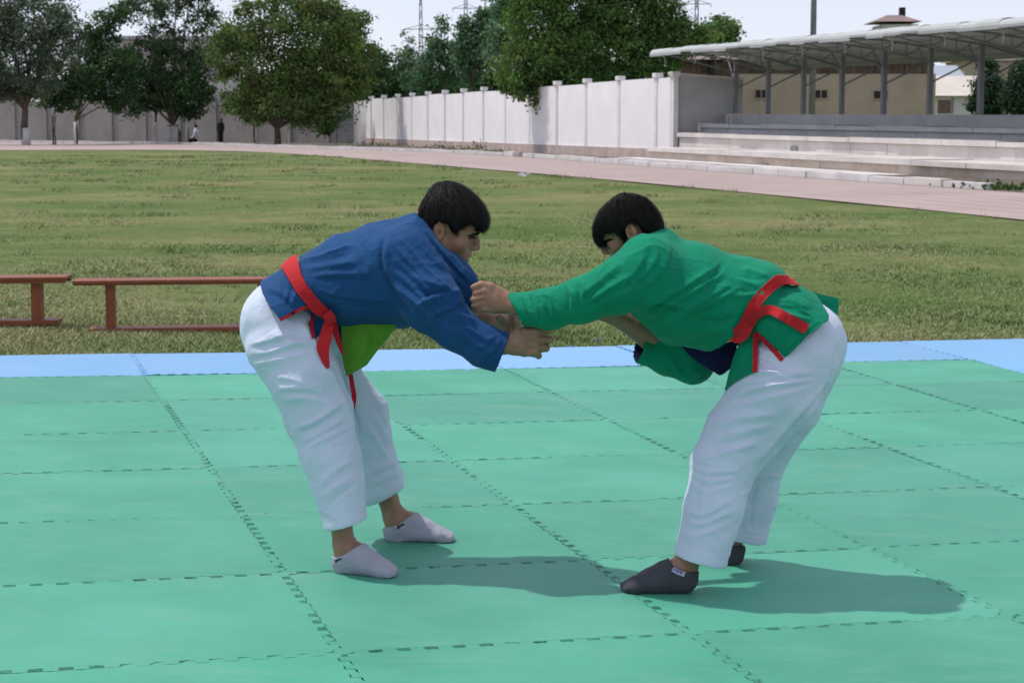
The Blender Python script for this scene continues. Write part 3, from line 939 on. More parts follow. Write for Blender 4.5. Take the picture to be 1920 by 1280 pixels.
def build_trees():
    gl = 'trees along the far end of the field'
    GREY = (0.058, 0.082, 0.052); MID = (0.045, 0.085, 0.028); BRI = (0.066, 0.102, 0.031); DRK = (0.028, 0.058, 0.022); POP = (0.062, 0.108, 0.056)
    tree('silver_leaved_tree', 'grey green leafy tree with a leaning whitewashed trunk beside the far left wall', 128, (49, 266), 0.28,
         [(60, 40, 75, 60), (30, 100, 70, 55), (100, 95, 60, 55), (70, 150, 70, 30), (-40, 60, 70, 80), (115, 45, 35, 40), (10, 20, 60, 50), (-50, 140, 60, 40), (60, 168, 60, 22), (10, 176, 44, 16)], 28000, 0.2, GREY, gl, 1.2, seed=21)
    tree('slender_tree', 'young multi stemmed tree with thin bare stems and a low tuft of leaves', 131, (102, 264), 0.05,
         [(105, 190, 34, 20), (120, 160, 40, 28), (150, 145, 28, 30)], 3800, 0.24, DRK, gl, 0, 3, seed=22)
    tree('spreading_tree', 'dark open crowned tree with a thin whitewashed trunk and gaps of sky', 134, (142, 264), 0.11,
         [(190, 45, 38, 28), (215, 25, 25, 16), (170, 95, 30, 30), (215, 120, 45, 40), (200, 165, 42, 28), (232, 200, 24, 22), (165, 150, 30, 35)], 12000, 0.21, DRK, gl, 1.6, seed=23)
    tree('tall_open_tree', 'tall dark tree with twin trunks behind the sitting person', 137, (325, 265), 0.20,
         [(275, 15, 50, 32), (330, 0, 50, 36), (375, 40, 35, 35), (300, 70, 40, 30), (260, 110, 35, 35), (325, 120, 55, 45), (290, 165, 60, 35), (350, 175, 50, 35), (240, 175, 30, 28), (345, 205, 22, 16), (390, 120, 40, 40), (360, -30, 40, 30)], 20000, 0.21, (0.042, 0.072, 0.032), gl, 1.3, 2, seed=24)
    tree('thin_tree', 'thin straight tree with a white painted base left of the sitting person', 139, (293, 265), 0.10,
         [(300, 140, 30, 50), (285, 190, 28, 20)], 3000, 0.26, DRK, gl, 1.6, seed=25)
    tree('small_tree', 'small tree with a white painted base just left of the sitting person', 136, (351, 266), 0.09,
         [(352, 210, 20, 14), (365, 170, 28, 30)], 2400, 0.24, DRK, gl, 1.8, seed=26)
    tree('broad_bright_tree', 'broad yellow green tree with a dense rounded crown at the far end', 126, (520, 272), 0.26,
         [(470, 60, 62, 50), (540, 30, 70, 48), (600, 70, 65, 60), (650, 110, 50, 60), (490, 130, 75, 55), (570, 140, 75, 60), (640, 165, 55, 45), (460, 190, 45, 32), (540, 195, 70, 36), (605, 205, 50, 34), (665, 40, 24, 24), (430, 100, 40, 50), (600, 10, 40, 30), (475, 215, 40, 16), (580, 225, 40, 18)],
         50000, 0.2, BRI, gl, 0, seed=27)
    tree('shaded_sapling', 'dark sapling with a whitewashed stem under the broad bright tree', 130, (481, 270), 0.11,
         [(480, 195, 30, 30), (500, 170, 30, 30)], 3000, 0.25, DRK, gl, 1.6, seed=28)
    tree('dark_rear_tree', 'dark green tree filling the right shoulder of the broad bright tree', 140, (655, 268), 0.2,
         [(690, 120, 28, 46), (640, 60, 45, 40), (675, 160, 35, 36), (610, 235, 20, 16), (690, 175, 26, 20)], 16000, 0.22, DRK, gl, 0, seed=29)
    gp = 'poplars beyond the boundary wall'
    tree('poplar', 'sparse lone poplar left of the power pylon', 190, (762, 236), 0.15,
         [(762, 85, 12, 20), (755, 112, 18, 20), (768, 125, 16, 22), (765, 150, 18, 14)], 2600, 0.28, POP, gp, seed=31)
    tree('poplar', 'pointed poplar just right of the power pylon', 180, (824, 236), 0.18,
         [(828, 48, 9, 16), (824, 82, 18, 28), (812, 120, 28, 30), (842, 105, 20, 36), (800, 150, 34, 20), (850, 145, 30, 24)], 7500, 0.28, POP, gp, seed=32)
    tree('poplar', 'tall dark poplar column in front of the half hidden pylon', 172, (884, 236), 0.2,
         [(876, 66, 12, 20), (885, 80, 22, 40), (890, 120, 26, 40), (868, 95, 16, 45), (912, 60, 18, 50), (903, 45, 14, 24)], 9500, 0.28, (0.056, 0.10, 0.055), gp, seed=33)
    tree('poplar', 'tallest poplar rising out of the top of the picture beside the big tree', 165, (950, 236), 0.22,
         [(945, -10, 28, 50), (960, 50, 32, 50), (935, 90, 26, 50), (985, -20, 35, 50)], 11000, 0.28, (0.062, 0.108, 0.058), gp, seed=34)
    tree('overhanging_tree', 'huge leafy tree hanging its branches over the white boundary wall', 93, (1130, 240), 0.35,
         [(1010, 60, 60, 55), (1090, 20, 80, 60), (1180, 30, 80, 60), (1250, 70, 60, 50), (1000, 120, 65, 50), (1080, 110, 80, 60), (1165, 110, 70, 50), (1230, 110, 55, 40), (965, 135, 40, 32), (1040, 170, 60, 30), (1110, 165, 60, 32), (1282, 62, 28, 30), (1325, 72, 32, 18), (1010, 195, 22, 12), (1060, 192, 34, 14), (1150, 150, 50, 28), (1040, -30, 70, 50), (1150, -40, 90, 50), (1232, 0, 48, 45), (975, 165, 30, 16)],
         72000, 0.17, (0.060, 0.104, 0.030), 'trees beyond the boundary wall', seed=35)
    tree('feathery_tree', 'pale green tree top showing above the end of the grandstand roof', 125, (1335, 236), 0.2,
         [(1345, 55, 30, 22), (1365, 62, 16, 14), (1318, 74, 22, 18), (1320, 95, 40, 22)], 6500, 0.24, (0.075, 0.125, 0.045), 'trees beyond the boundary wall', seed=36)
    tree('conifer', 'dark conifer behind the last visible grandstand post', 120, (1856, 236), 0.16,
         [(1856, 128, 10, 14), (1854, 155, 22, 22), (1854, 185, 30, 24), (1854, 205, 32, 14)], 6500, 0.2, (0.022, 0.042, 0.022), 'conifers right of the stand', seed=37)
    tree('conifer', 'dark conifer at the right edge, right of the other conifer', 118, (1912, 236), 0.16,
         [(1912, 130, 10, 14), (1910, 160, 20, 24), (1910, 190, 26, 26)], 5200, 0.2, (0.028, 0.048, 0.026), 'conifers right of the stand', seed=38)
    # far scrub behind the wall
    rng = np.random.default_rng(40)
    P = []; Cc = []
    for x, y, rx, ry in ((705, 150, 26, 20), (740, 150, 30, 22), (780, 155, 36, 18), (830, 160, 30, 18), (870, 165, 36, 18), (920, 160, 40, 26), (720, 170, 30, 14), (790, 172, 50, 12), (960, 175, 40, 14), (1300, 120, 40, 30), (1700, 205, 40, 10), (1890, 210, 40, 8), (1868, 214, 16, 8), (-20, 165, 80, 24), (130, 168, 80, 16), (300, 168, 90, 16), (470, 168, 90, 20), (610, 168, 80, 24)):
        c = at_y(x, y, 195); k = 195 / FPX
        m = int(rx * ry * 3.2)
        g = rng.normal(size=(m, 3)) * np.array([rx * k * 0.5, 1.5, ry * k * 0.5])
        P.append(c + g); Cc.append(np.array((0.045, 0.085, 0.035)) * rng.uniform(0.5, 1.3, m)[:, None])
    o = obj('distant_foliage', leaf_mesh('distant_foliage', np.concatenate(P), 0.4, np.concatenate(Cc), rng), M['leaf'])
    tag(o, 'low band of distant green scrub beyond the white wall', 'scrub', kind='stuff')
build_trees()

# weeds along kerb and wall
def weeds():
    rng = np.random.default_rng(50)
    P = []; Cc = []
    def clump(p, r, h, m, col):
        g = rng.normal(size=(m, 3)) * np.array([r, r, 0]); g[:, 2] = np.abs(rng.normal(size=m)) * h
        P.append(p + g); Cc.append(np.array(col) * rng.uniform(0.6, 1.4, m)[:, None])
    for px, py, r, h in ((690, 271, 1.2, .35), (705, 273, 1.0, .3), (730, 275, 1.0, .25), (800, 279, .8, .3), (830, 279, .5, .6), (880, 284, .6, .5), (893, 283, .4, .7), (860, 283, 1., .3), (612, 268, .5, .5), (585, 267, .7, .45), (560, 266, .6, .3), (925, 287, .5, .2), (535, 266, .5, .7)):
        clump(far_pt(px, py), r * 0.8, h * 0.3, 90, (0.12, 0.15, 0.07))
    for px, py in ((1815, 352.5), (1835, 354), (1858, 355.5), (1880, 357), (1905, 358.5)):
        clump(far_pt(px, py), 0.22, 0.05, 60, (0.06, 0.11, 0.03))
    o = obj('weeds', leaf_mesh('weeds', np.concatenate(P), 0.11, np.concatenate(Cc), rng, -0.8), M['leaf'])
    tag(o, 'green weeds growing along the kerb and the foot of the wall', 'weeds', kind='stuff')
weeds()

# ---- grass blades ----------------------------------------------------------------
def vnoise(x, y, s, seed):
    """smooth value noise"""
    rng = np.random.default_rng(seed); T = rng.uniform(0, 1, (64, 64))
    x = x / s; y = y / s
    xi = np.floor(x).astype(int); yi = np.floor(y).astype(int); fx = x - xi; fy = y - yi
    fx = fx * fx * (3 - 2 * fx); fy = fy * fy * (3 - 2 * fy)
    g = lambda a, b: T[a % 64, b % 64]
    return (g(xi, yi) * (1 - fx) + g(xi + 1, yi) * fx) * (1 - fy) + (g(xi, yi + 1) * (1 - fx) + g(xi + 1, yi + 1) * fx) * fy

def build_grass():
    rng = np.random.default_rng(60)
    X = []; Y = []; H = []
    for y0, y1, n, h in ((9.6, 13, 150000, 0.036), (13, 17, 110000, 0.034), (17, 22, 60000, 0.032), (22, 30, 30000, 0.03)):
        y = np.sqrt(rng.uniform(y0 ** 2, y1 ** 2, n)); x = rng.uniform(-0.32, 0.32, n) * y
        X.append(x); Y.append(y); H.append(np.full(n, h))
    x = np.concatenate(X); y = np.concatenate(Y); h = np.concatenate(H)
    # scattered taller tufts farther out
    nt = 520; ty = np.sqrt(rng.uniform(14 ** 2, 85 ** 2, nt)); tx = rng.uniform(-0.32, 0.32, nt) * ty
    m = 46; gx = np.repeat(tx, m) + rng.normal(size=nt * m) * np.repeat(0.05 + 0.0035 * ty, m); gy = np.repeat(ty, m) + rng.normal(size=nt * m) * np.repeat(0.05 + 0.005 * ty, m)
    ntuft = len(gx)
    x = np.concatenate([x, gx]); y = np.concatenate([y, gy]); h = np.concatenate([h, np.repeat(rng.uniform(0.04, 0.085, nt), m)])
    is_t = np.zeros(len(x), bool); is_t[-ntuft:] = True
    # not on the mats, nor on the track
    u = (np.stack([x, y, 0 * x], 1) - MO) @ MR; v = (np.stack([x, y, 0 * x], 1) - MO) @ MC
    px, py, _ = project(np.stack([x, y, np.full(len(x), ZF)], 1))
    ge = np.array(GRASS_EDGE)
    keep = ~((v < 6 * RH + 0.03 * np.maximum(u, 0) * 1.3 + 0.02) & (u < 6 * CW + 0.02)) & (py > np.interp(px, ge[:, 0], ge[:, 1]) + 0.6)
    d = vnoise(x, y, 1.3, 1) * 0.6 + vnoise(x, y, 0.35, 2) * 0.4
    keep &= (rng.uniform(0, 1, len(x)) < 0.7 + 0.4 * d) | is_t
    x, y, h, d, is_t = x[keep], y[keep], h[keep], d[keep], is_t[keep]
    n = len(x)
    tuft = (vnoise(x, y, 0.22, 3) > 0.78) & (vnoise(x, y, 2.0, 4) > 0.5)
    tuft = tuft | is_t
    h = h * rng.uniform(0.5, 1.3, n) * (0.62 + 0.3 * d) * np.where(tuft, 1.6, 1.0)
    z = ground_z(x, y) - 0.012
    a = rng.uniform(0, 2 * np.pi, n); w = 0.0022 + 0.00022 * y
    tilt = rng.normal(size=(n, 2)) * 1.0
    V = np.empty((n, 3, 3))
    V[:, 0] = np.stack([x - np.cos(a) * w, y - np.sin(a) * w, z], 1)
    V[:, 1] = np.stack([x + np.cos(a) * w, y + np.sin(a) * w, z], 1)
    V[:, 2] = np.stack([x + tilt[:, 0] * h, y + tilt[:, 1] * h, z + h], 1)
    me = mesh_np('grass', V.reshape(-1, 3), np.arange(n * 3).reshape(n, 3))
    dry = np.clip(vnoise(x, y, 3.0, 5) * 0.8 + vnoise(x, y, 0.6, 6) * 0.5 + rng.normal(size=n) * 0.22 - 0.3, 0, 1)[:, None]
    c = np.array((0.165, 0.25, 0.085)) * (1 - dry) + np.array((0.36, 0.34, 0.19)) * dry
    c = c * rng.uniform(0.8, 1.2, n)[:, None] * np.where(tuft, 0.82, 1.0)[:, None]
    set_tint(me, c, 3)
    o = obj('grass', me, M['blade'])
    tag(o, 'short patchy green and straw coloured grass of the sports field', 'grass', kind='stuff')
build_grass()

# ---- benches ------------------------------------------------------------------
def bench(px0, px1, ytop, ybot, yfoot, Y, label, legs, end, flip):
    """plank bench: seat board, square legs, foot board resting on the grass"""
    k = Y / (FPX * 1.0)
    gz = float(ground_z(at_y((px0 + px1) / 2, ytop, Y)[0], Y))
    x0, x1 = at_y(px0, ytop, Y)[0], at_y(px1, ytop, Y)[0]
    zt = at_y(0.5 * (px0 + px1), ytop, Y)[2]; zb = at_y(0.5 * (px0 + px1), ybot, Y)[2]
    root = empty('wooden_bench', ((x0 + x1) / 2, Y, gz), label, 'bench', 'red brown benches on the grass')
    ax = np.array([1, 0.02 if flip else 0.10, 0.010 if flip else 0.002]); ax /= np.linalg.norm(ax)
    ay = np.array([-ax[1], ax[0], 0])
    O = np.array([x0, Y, zt])
    L = x1 - x0
    MB().box(O, ax, ay, EZ, 0, L, -0.02, 0.20, -0.022, 0).bevel(0.003).build('seat_board', M['bench'], root)
    MB().box(O, ax, ay, EZ, 0.004, L - 0.004, -0.012, 0.02, -(zt - zb), -0.023).build('apron', M['bench'], root)
    MB().box(O, ax, ay, EZ, 0.004, L - 0.004, 0.16, 0.192, -(zt - zb), -0.023).build('apron', M['bench'], root)
    for lx, w in legs:
        X = at_y(lx, ybot, Y)[0] - x0
        MB().box(O, ax, ay, EZ, X - w * k / 2, X + w * k / 2, 0.03, 0.15, -(zt - gz), -(zt - zb) - 0.001 + 0.03).bevel(0.003).build('leg', M['bench'], root)
    f0, f1 = end
    a = at_y(f0, yfoot, Y)[0] - x0; b = at_y(f1, yfoot, Y)[0] - x0
    MB().box(O, ax, ay, EZ, a, b, 0.005, 0.175, gz - zt - 0.01, gz - zt + 0.022).bevel(0.003).build('foot_board', M['bench'], root)

bench(-260, 122, 522.5, 535, 601, 12.15, 'red brown plank bench cut off by the left edge of the picture', [(62, 17), (-200, 17)], (-230, 104), True)
bench(136, 535, 526, 535.5, 605, 12.05, 'red brown plank bench right of the other, its end behind the man in blue', [(203, 16), (488, 16)], (165, 515), False)

# ---- small things on the field ------------------------------------------------
def scrap(px, py, w, h, mat, label, cat, Y=None, seed=1):
    rr = random.Random(seed)
    p = mat_pt(px, py) if py > 420 else far_pt(px, py)
    gz = float(ground_z(p[0], p[1]))
    bm = bmesh.new(); n = 6
    vs = [[bm.verts.new((p[0] + (i / (n - 1) - 0.5) * w * (1 - 0.3 * rr.random()), p[1] + (j / (n - 1) - 0.5) * w * 0.7, gz + 0.02 + h * rr.random())) for j in range(n)] for i in range(n)]
    for i in range(n - 1):
        for j in range(n - 1): bm.faces.new((vs[i][j], vs[i + 1][j], vs[i + 1][j + 1], vs[i][j + 1]))
    bmesh.ops.solidify(bm, geom=list(bm.faces), thickness=0.003)
    me = bpy.data.meshes.new('litter_scrap'); bm.to_mesh(me); bm.free()
    tag(obj('litter_scrap', me, mat), label, cat, 'litter on the grass')
scrap(1069, 649, 0.055, 0.018, M['litter_blue'], 'crumpled pale blue scrap on the grass right at the edge of the mats', 'litter', seed=1)
scrap(1122, 636, 0.06, 0.014, M['litter_blue'], 'flat pale blue scrap on dry grass under the green sleeve', 'litter', seed=2)
scrap(983, 333, 0.35, 0.12, M['litter_white'], 'white plastic bag lying on the far grass near the track', 'litter', seed=3)

def tyre(px, py, w, label):
    p = far_pt(px, py); Y = p[1]; R = w * Y / FPX / 2
    bm = bmesh.new(); n = 20; m = 8; V = []
    for i in range(n + 1):
        a = math.pi * i / n
        ring = []
        for j in range(m):
            b = 2 * math.pi * j / m
            rad = R * (0.8 + 0.2 * math.cos(b))
            ring.append(bm.verts.new((p[0] + rad * math.cos(a), p[1] + 0.1 * math.sin(b), ZF + rad * math.sin(a))))
        V.append(ring)
    for i in range(n):
        for j in range(m): bm.faces.new((V[i][j], V[i][(j + 1) % m], V[i + 1][(j + 1) % m], V[i + 1][j]))
    bm.faces.new(V[0]); bm.faces.new(V[-1])
    me = bpy.data.meshes.new('half_buried_tyre'); bm.to_mesh(me); bm.free()
    tag(obj('half_buried_tyre', me, M['tyre']), label, 'tyre', 'tyres set in the ground under the trees')
tyre(187, 265, 22, 'half buried black tyre left of the twin trunked tree')
tyre(278, 266, 22, 'half buried black tyre under the twin trunked tree')
def white_post(px, py, h, w, label):
    p = far_pt(px, py); k = p[1] / FPX
    MBx = MB().bar((p[0], p[1], 0), (p[0], p[1], h * k), w * k / 2, 8, w * k / 2 * 0.8)
    me = MBx.mesh('white_post')
    tag(obj('white_post', me, M['lime_wash']), label, 'post', 'short white posts under the trees')
white_post(542, 271, 24, 3, 'thin white post standing under the broad bright tree')
white_post(277, 266, 16, 5, 'short white stump beside the right hand tyre')

# ================================================================== PEOPLE
from mathutils.bvhtree import BVHTree

def smin(a, b, k):
    if k <= 0: return np.minimum(a, b)
    h = np.clip(0.5 + 0.5 * (b - a) / k, 0, 1)
    return b * (1 - h) + a * h - k * h * (1 - h)

class Field:
    """a solid put together from blended primitives, meshed block by block"""
    def __init__(self): self.ops = []
    def add(self, mode, prim, k=0.0):
        self.ops.append((mode, k, *prim)); return self
    def u(self, prim, k=0.015): return self.add('u', prim, k)
    def s(self, prim, k=0.004): return self.add('s', prim, k)
    def i(self, prim, k=0.0): return self.add('i', prim, k)
    def ev(self, P, c=None, r=None):
        d = np.full(len(P), 0.3)
        for mode, k, fn, pc, pr in self.ops:
            if c is not None and mode != 'i' and pr is not None:
                if np.linalg.norm(c - pc) - pr > r + k + 0.02: continue
            if c is not None and mode == 'i':
                qc = fn(c[None])[0]
                if qc < -(r * 1.05 + k + 0.01): continue
                if qc > r * 1.05 + k + 0.01: return np.full(len(P), 0.1)
            q = fn(P)
            if mode == 'u': d = smin(d, q, k)
            elif mode == 's': d = -smin(-d, q, k)
            else: d = -smin(-d, -q, k)
        return d
    def bounds(self):
        lo = np.full(3, 1e9); hi = -lo
        for mode, k, fn, pc, pr in self.ops:
            if mode == 'u': lo = np.minimum(lo, pc - pr - 0.02); hi = np.maximum(hi, pc + pr + 0.02)
        return lo, hi
    def mesh(self, name, vox):
        lo, hi = self.bounds()
        B = 16
        nb = np.ceil((hi - lo) / (vox * B)).astype(int) + 1
        idx = np.stack(np.meshgrid(*[np.arange(n) for n in nb], indexing='ij'), -1).reshape(-1, 3)
        cen = lo + (idx + 0.5) * B * vox
        hd = B * vox * 0.87
        dc = np.concatenate([self.ev(cen[i:i + 40000]) for i in range(0, len(cen), 40000)])
        band = 3 * vox
        arr = np.empty(tuple(nb * B), np.float32)
        a6 = arr.reshape(nb[0], B, nb[1], B, nb[2], B).transpose(0, 2, 4, 1, 3, 5)
        a6[...] = (np.sign(dc) * band).reshape(*nb, 1, 1, 1)
        g = np.arange(B)
        loc = np.stack(np.meshgrid(g, g, g, indexing='ij'), -1).reshape(-1, 3) * vox
        for ii in np.nonzero(np.abs(dc) < hd * 2.2 + 0.02)[0]:
            P = lo + idx[ii] * B * vox + loc
            d = self.ev(P, cen[ii], hd)
            a6[tuple(idx[ii])] = np.clip(d, -band, band).reshape(B, B, B)
        grid = vdb.FloatGrid(band)
        grid.copyFromArray(np.ascontiguousarray(arr))
        pts, quads = grid.convertToQuads(0.0)
        v = (pts * vox + lo).astype(np.float64); q = quads.astype(np.int32)
        vol = (np.cross(v[q[:, 1]] - v[q[:, 0]], v[q[:, 2]] - v[q[:, 0]]) * (v[q[:, 0]] - lo)).sum()
        if vol < 0: q = q[:, ::-1]
        return mesh_np(name, v, q, True)

def unit(v): return v / np.linalg.norm(v)

def tube(P, A, Bd, flat0=False, flat1=False, k=0.008, capk=0.9, dax=(0, 1, 0), e=2.0, n0=None, n1=None):
    """chain of elliptical sections: A half width in the picture plane, Bd half depth"""
    P = np.asarray(P, float); A = np.asarray(A, float); Bd = np.asarray(Bd, float)
    dax = np.asarray(dax, float)
    segs = []
    for i in range(len(P) - 1):
        t = P[i + 1] - P[i]; L = np.linalg.norm(t); t = t / L
        w = dax - t * (dax @ t); w = unit(w) if np.linalg.norm(w) > 1e-6 else unit(np.cross(t, EX))
        u = np.cross(t, w)
        segs.append((P[i], t, L, u, w, A[i], A[i + 1], Bd[i], Bd[i + 1]))
    m0 = -unit(P[1] - P[0]) if n0 is None else unit(np.asarray(n0, float))
    m1 = unit(P[-1] - P[-2]) if n1 is None else unit(np.asarray(n1, float))
    def fn(X):
        d = None
        for (o, t, L, u, w, a0, a1, b0, b1) in segs:
            q = X - o
            s = q @ t; h = np.clip(s / L, 0, 1)
            a = a0 + (a1 - a0) * h; b = b0 + (b1 - b0) * h
            x = q @ u; y = q @ w; z = s - h * L
            c = np.minimum(a, b) * capk
            k0 = np.sqrt((x / a) ** 2 + (y / b) ** 2 + (z / c) ** 2) + 1e-9
            k1 = np.sqrt((x / a ** 2) ** 2 + (y / b ** 2) ** 2 + (z / c ** 2) ** 2) + 1e-9
            dd = np.where(k0 < 0.3, (k0 - 1) * np.minimum(a, b), k0 * (k0 - 1) / k1)
            d = dd if d is None else smin(d, dd, k)
        if flat0: d = np.maximum(d, (X - P[0]) @ m0)
        if flat1: d = np.maximum(d, (X - P[-1]) @ m1)
        return d
    c = (P.min(0) + P.max(0)) / 2
    r = np.linalg.norm(P - c, axis=1).max() + max(A.max(), Bd.max())
    return fn, c, r

def ell(c, r, R=None):
    c = np.asarray(c, float); r = np.asarray(r, float)
    R = np.eye(3) if R is None else R
    def fn(X):
        q = (X - c) @ R
        k0 = np.sqrt(((q / r) ** 2).sum(1)) + 1e-9; k1 = np.sqrt(((q / r ** 2) ** 2).sum(1)) + 1e-9
        return np.where(k0 < 0.3, (k0 - 1) * r.min(), k0 * (k0 - 1) / k1)
    return fn, c, r.max()

def half(p, n):
    p = np.asarray(p, float); n = unit(np.asarray(n, float))
    return (lambda X: (X - p) @ n), None, None

def prism(poly, S):
    """solid that fills an outline (photo pixels) from front to back"""
    Q = np.asarray(poly, float); n = len(Q)
    def fn(X):
        px, py, _ = project(X)
        p = np.stack([px, py], 1)
        d = np.full(len(p), 1e18); s = np.ones(len(p))
        j = n - 1
        for i in range(n):
            e = Q[j] - Q[i]; w = p - Q[i]
            b = w - e * np.clip((w @ e) / (e @ e), 0, 1)[:, None]
            d = np.minimum(d, (b * b).sum(1))
            c1 = p[:, 1] >= Q[i, 1]; c2 = p[:, 1] < Q[j, 1]; c3 = e[0] * w[:, 1] > e[1] * w[:, 0]
            fl = (c1 & c2 & c3) | (~c1 & ~c2 & ~c3)
            s = np.where(fl, -s, s); j = i
        return s * np.sqrt(d) / S
    return fn, None, None

_T3 = np.random.default_rng(99).uniform(-1, 1, (32, 32, 32))
def vn3(P, s):
    q = P / s; i = np.floor(q).astype(int); f = q - i; f = f * f * (3 - 2 * f); i %= 32; j = (i + 1) % 32
    out = 0
    for a in (0, 1):
        for b in (0, 1):
            for c in (0, 1):
                w = (f[:, 0] if a else 1 - f[:, 0]) * (f[:, 1] if b else 1 - f[:, 1]) * (f[:, 2] if c else 1 - f[:, 2])
                out = out + w * _T3[(j if a else i)[:, 0], (j if b else i)[:, 1], (j if c else i)[:, 2]]
    return out

def get_vn(me):
    n = len(me.vertices)
    V = np.empty(n * 3, np.float32); me.vertices.foreach_get('co', V)
    Nn = np.empty(n * 3, np.float32); me.vertices.foreach_get('normal', Nn)
    return V.reshape(-1, 3).astype(float), Nn.reshape(-1, 3).astype(float)

def seg_dist(p, pl):
    """distance to a polyline and position 0..1 along it"""
    pl = np.asarray(pl, float); L = np.linalg.norm(np.diff(pl, axis=0), axis=1); cum = np.concatenate([[0], np.cumsum(L)])
    bd = np.full(len(p), 1e9); bs = np.zeros(len(p))
    for i in range(len(pl) - 1):
        e = pl[i + 1] - pl[i]; t = np.clip(((p - pl[i]) @ e) / (e @ e), 0, 1)
        d = np.linalg.norm(p - pl[i] - t[:, None] * e, axis=1)
        m = d < bd; bd = np.where(m, d, bd); bs = np.where(m, (cum[i] + t * L[i]) / cum[-1], bs)
    return bd, bs

def smooth_pl(pl, n=9):
    pl = np.asarray(pl, float)
    if len(pl) < 3: return pl[0] + np.linspace(0, 1, n)[:, None] * (pl[-1] - pl[0])
    t = np.arange(len(pl)); out = []
    for s in np.linspace(0, len(pl) - 1, n):
        i = min(int(s), len(pl) - 2); f = s - i
        p0 = pl[max(i - 1, 0)]; p1 = pl[i]; p2 = pl[i + 1]; p3 = pl[min(i + 2, len(pl) - 1)]
        out.append(0.5 * ((2 * p1) + (-p0 + p2) * f + (2 * p0 - 5 * p1 + 4 * p2 - p3) * f * f + (-p0 + 3 * p1 - 3 * p2 + p3) * f ** 3))
    return np.array(out)

def fan(a, b, n, w, amp, seed, jit=3.0, alt=True):
    """n creases between two guiding lines"""
    rr = np.random.default_rng(seed); a = np.asarray(a, float); b = np.asarray(b, float); out = []
    for i in range(n):
        f = (i + 0.5 + rr.uniform(-0.25, 0.25)) / n
        pl = a * (1 - f) + b * f + rr.normal(size=a.shape) * jit
        out.append((pl, w * rr.uniform(0.7, 1.3), amp * rr.uniform(0.6, 1.2) * (1 if (i % 2 == 0 or not alt) else -0.7)))
    return out

def folds(me, lst, S, ns=0.0012, nsc=0.05, fine=0.0006, both=0.0, ridge=None, sharp=1.4, calm=()):
    V, Nn = get_vn(me)
    px, py, _ = project(V); p = np.stack([px, py], 1)
    vw = CAM - V; vw /= np.linalg.norm(vw, axis=1)[:, None]
    fr = np.clip((Nn * vw).sum(1) * 2.2 + 0.1, both, 1)
    d = np.zeros(len(V))
    for pl, w, amp in lst:
        pl = smooth_pl(pl)
        lo = pl.min(0) - 4 * w; hi = pl.max(0) + 4 * w
        m = np.nonzero(((p > lo) & (p < hi)).all(1))[0]
        if not len(m): continue
        dd, s = seg_dist(p[m], pl)
        tp = np.clip(np.minimum(s, 1 - s) * 4.0, 0, 1); tp = tp * tp * (3 - 2 * tp)
        d[m] += 1.75 * amp * np.exp(-(dd / w) ** sharp) * tp
    d = d / S * fr - 0.003
    d += vn3(V, nsc) * ns + vn3(V * np.array([1, 1, 1.0]) + 3.3, nsc * 0.35) * fine
    if ridge:
        amp, sc, ax, st_ = ridge           # crisp creases running along ax
        ax = unit(np.array(ax, float))
        q = V - (V @ ax)[:, None] * ax * (1 - st_)
        q = q + 0.35 * sc * np.stack([vn3(V + 1.7, sc * 1.5), vn3(V + 5.1, sc * 1.5), vn3(V + 9.2, sc * 1.5)], 1)
        for k_, (a_, s_) in enumerate(((1.0, sc), (0.55, sc * 0.55), (0.3, sc * 0.3))):
            r_ = 1 - np.abs(vn3(q + 11.3 * k_, s_)) * 1.6
            mask = np.clip(0.5 + 0.9 * vn3(V + 7.7 * k_, 0.11), 0.05, 1)
            d += amp * a_ * (np.maximum(r_, -0.5) ** 3 * mask - 0.15)
    for pl in calm:                        # hems stay straight
        dd, s = seg_dist(p, np.array(pl, float))
        d *= np.clip((dd - 3) / 16, 0.12, 1)
    V = V + Nn * d[:, None]
    me.vertices.foreach_set('co', V.astype(np.float32).ravel()); me.update()

class Body:
    """maps photo pixels plus a depth offset (in pixels) to places in the scene"""
    def __init__(self, Y0, S0): self.Y0, self.S0 = Y0, S0
    def W(self, x, y, dz=0.0): return at_y(x, y, self.Y0 + dz / self.S0)
    def S(self, p): return FPX / ((p - CAM) @ FW)
    def tube(self, st_, **kw):
        """stations (x, y, dz, a, b) in pixels"""
        P = np.array([self.W(*s[:3]) for s in st_]); sc = np.array([self.S(p) for p in P])
        return tube(P, np.array([s[3] for s in st_]) / sc, np.array([s[4] for s in st_]) / sc, **kw)
    def ell(self, x, y, dz, ax, ad, az, ang=0.0):
        c = self.W(x, y, dz); s = self.S(c); ca, sa = math.cos(ang), math.sin(ang)
        R = np.array([[ca, 0, sa], [0, 1, 0], [-sa, 0, ca]]).T      # ang > 0 turns the long axis clockwise in the picture
        return ell(c, np.array([ax, ad, az]) / s, R)
    def chain(self, st_, k=0.004):
        return self.tube([(x, y, z, r, r) for x, y, z, r in st_], k=k, capk=1.0)

class Surf:
    """finds the surface of built pieces seen at a pixel"""
    def __init__(self, objs):
        V = []; F = []; b = 0
        for o in objs:
            me = o.data; v, _ = get_vn(me); V.append(v)
            F += [tuple(b + i for i in p.vertices) for p in me.polygons]; b += len(v)
        self.t = BVHTree.FromPolygons([tuple(q) for q in np.concatenate(V)], F)
    def at(self, x, y, off=0.003, default=None):
        r = unit(ray(x, y))
        h = self.t.ray_cast(Vector(CAM), Vector(r))
        if h[0] is None: return default
        return np.array(h[0]) - r * off

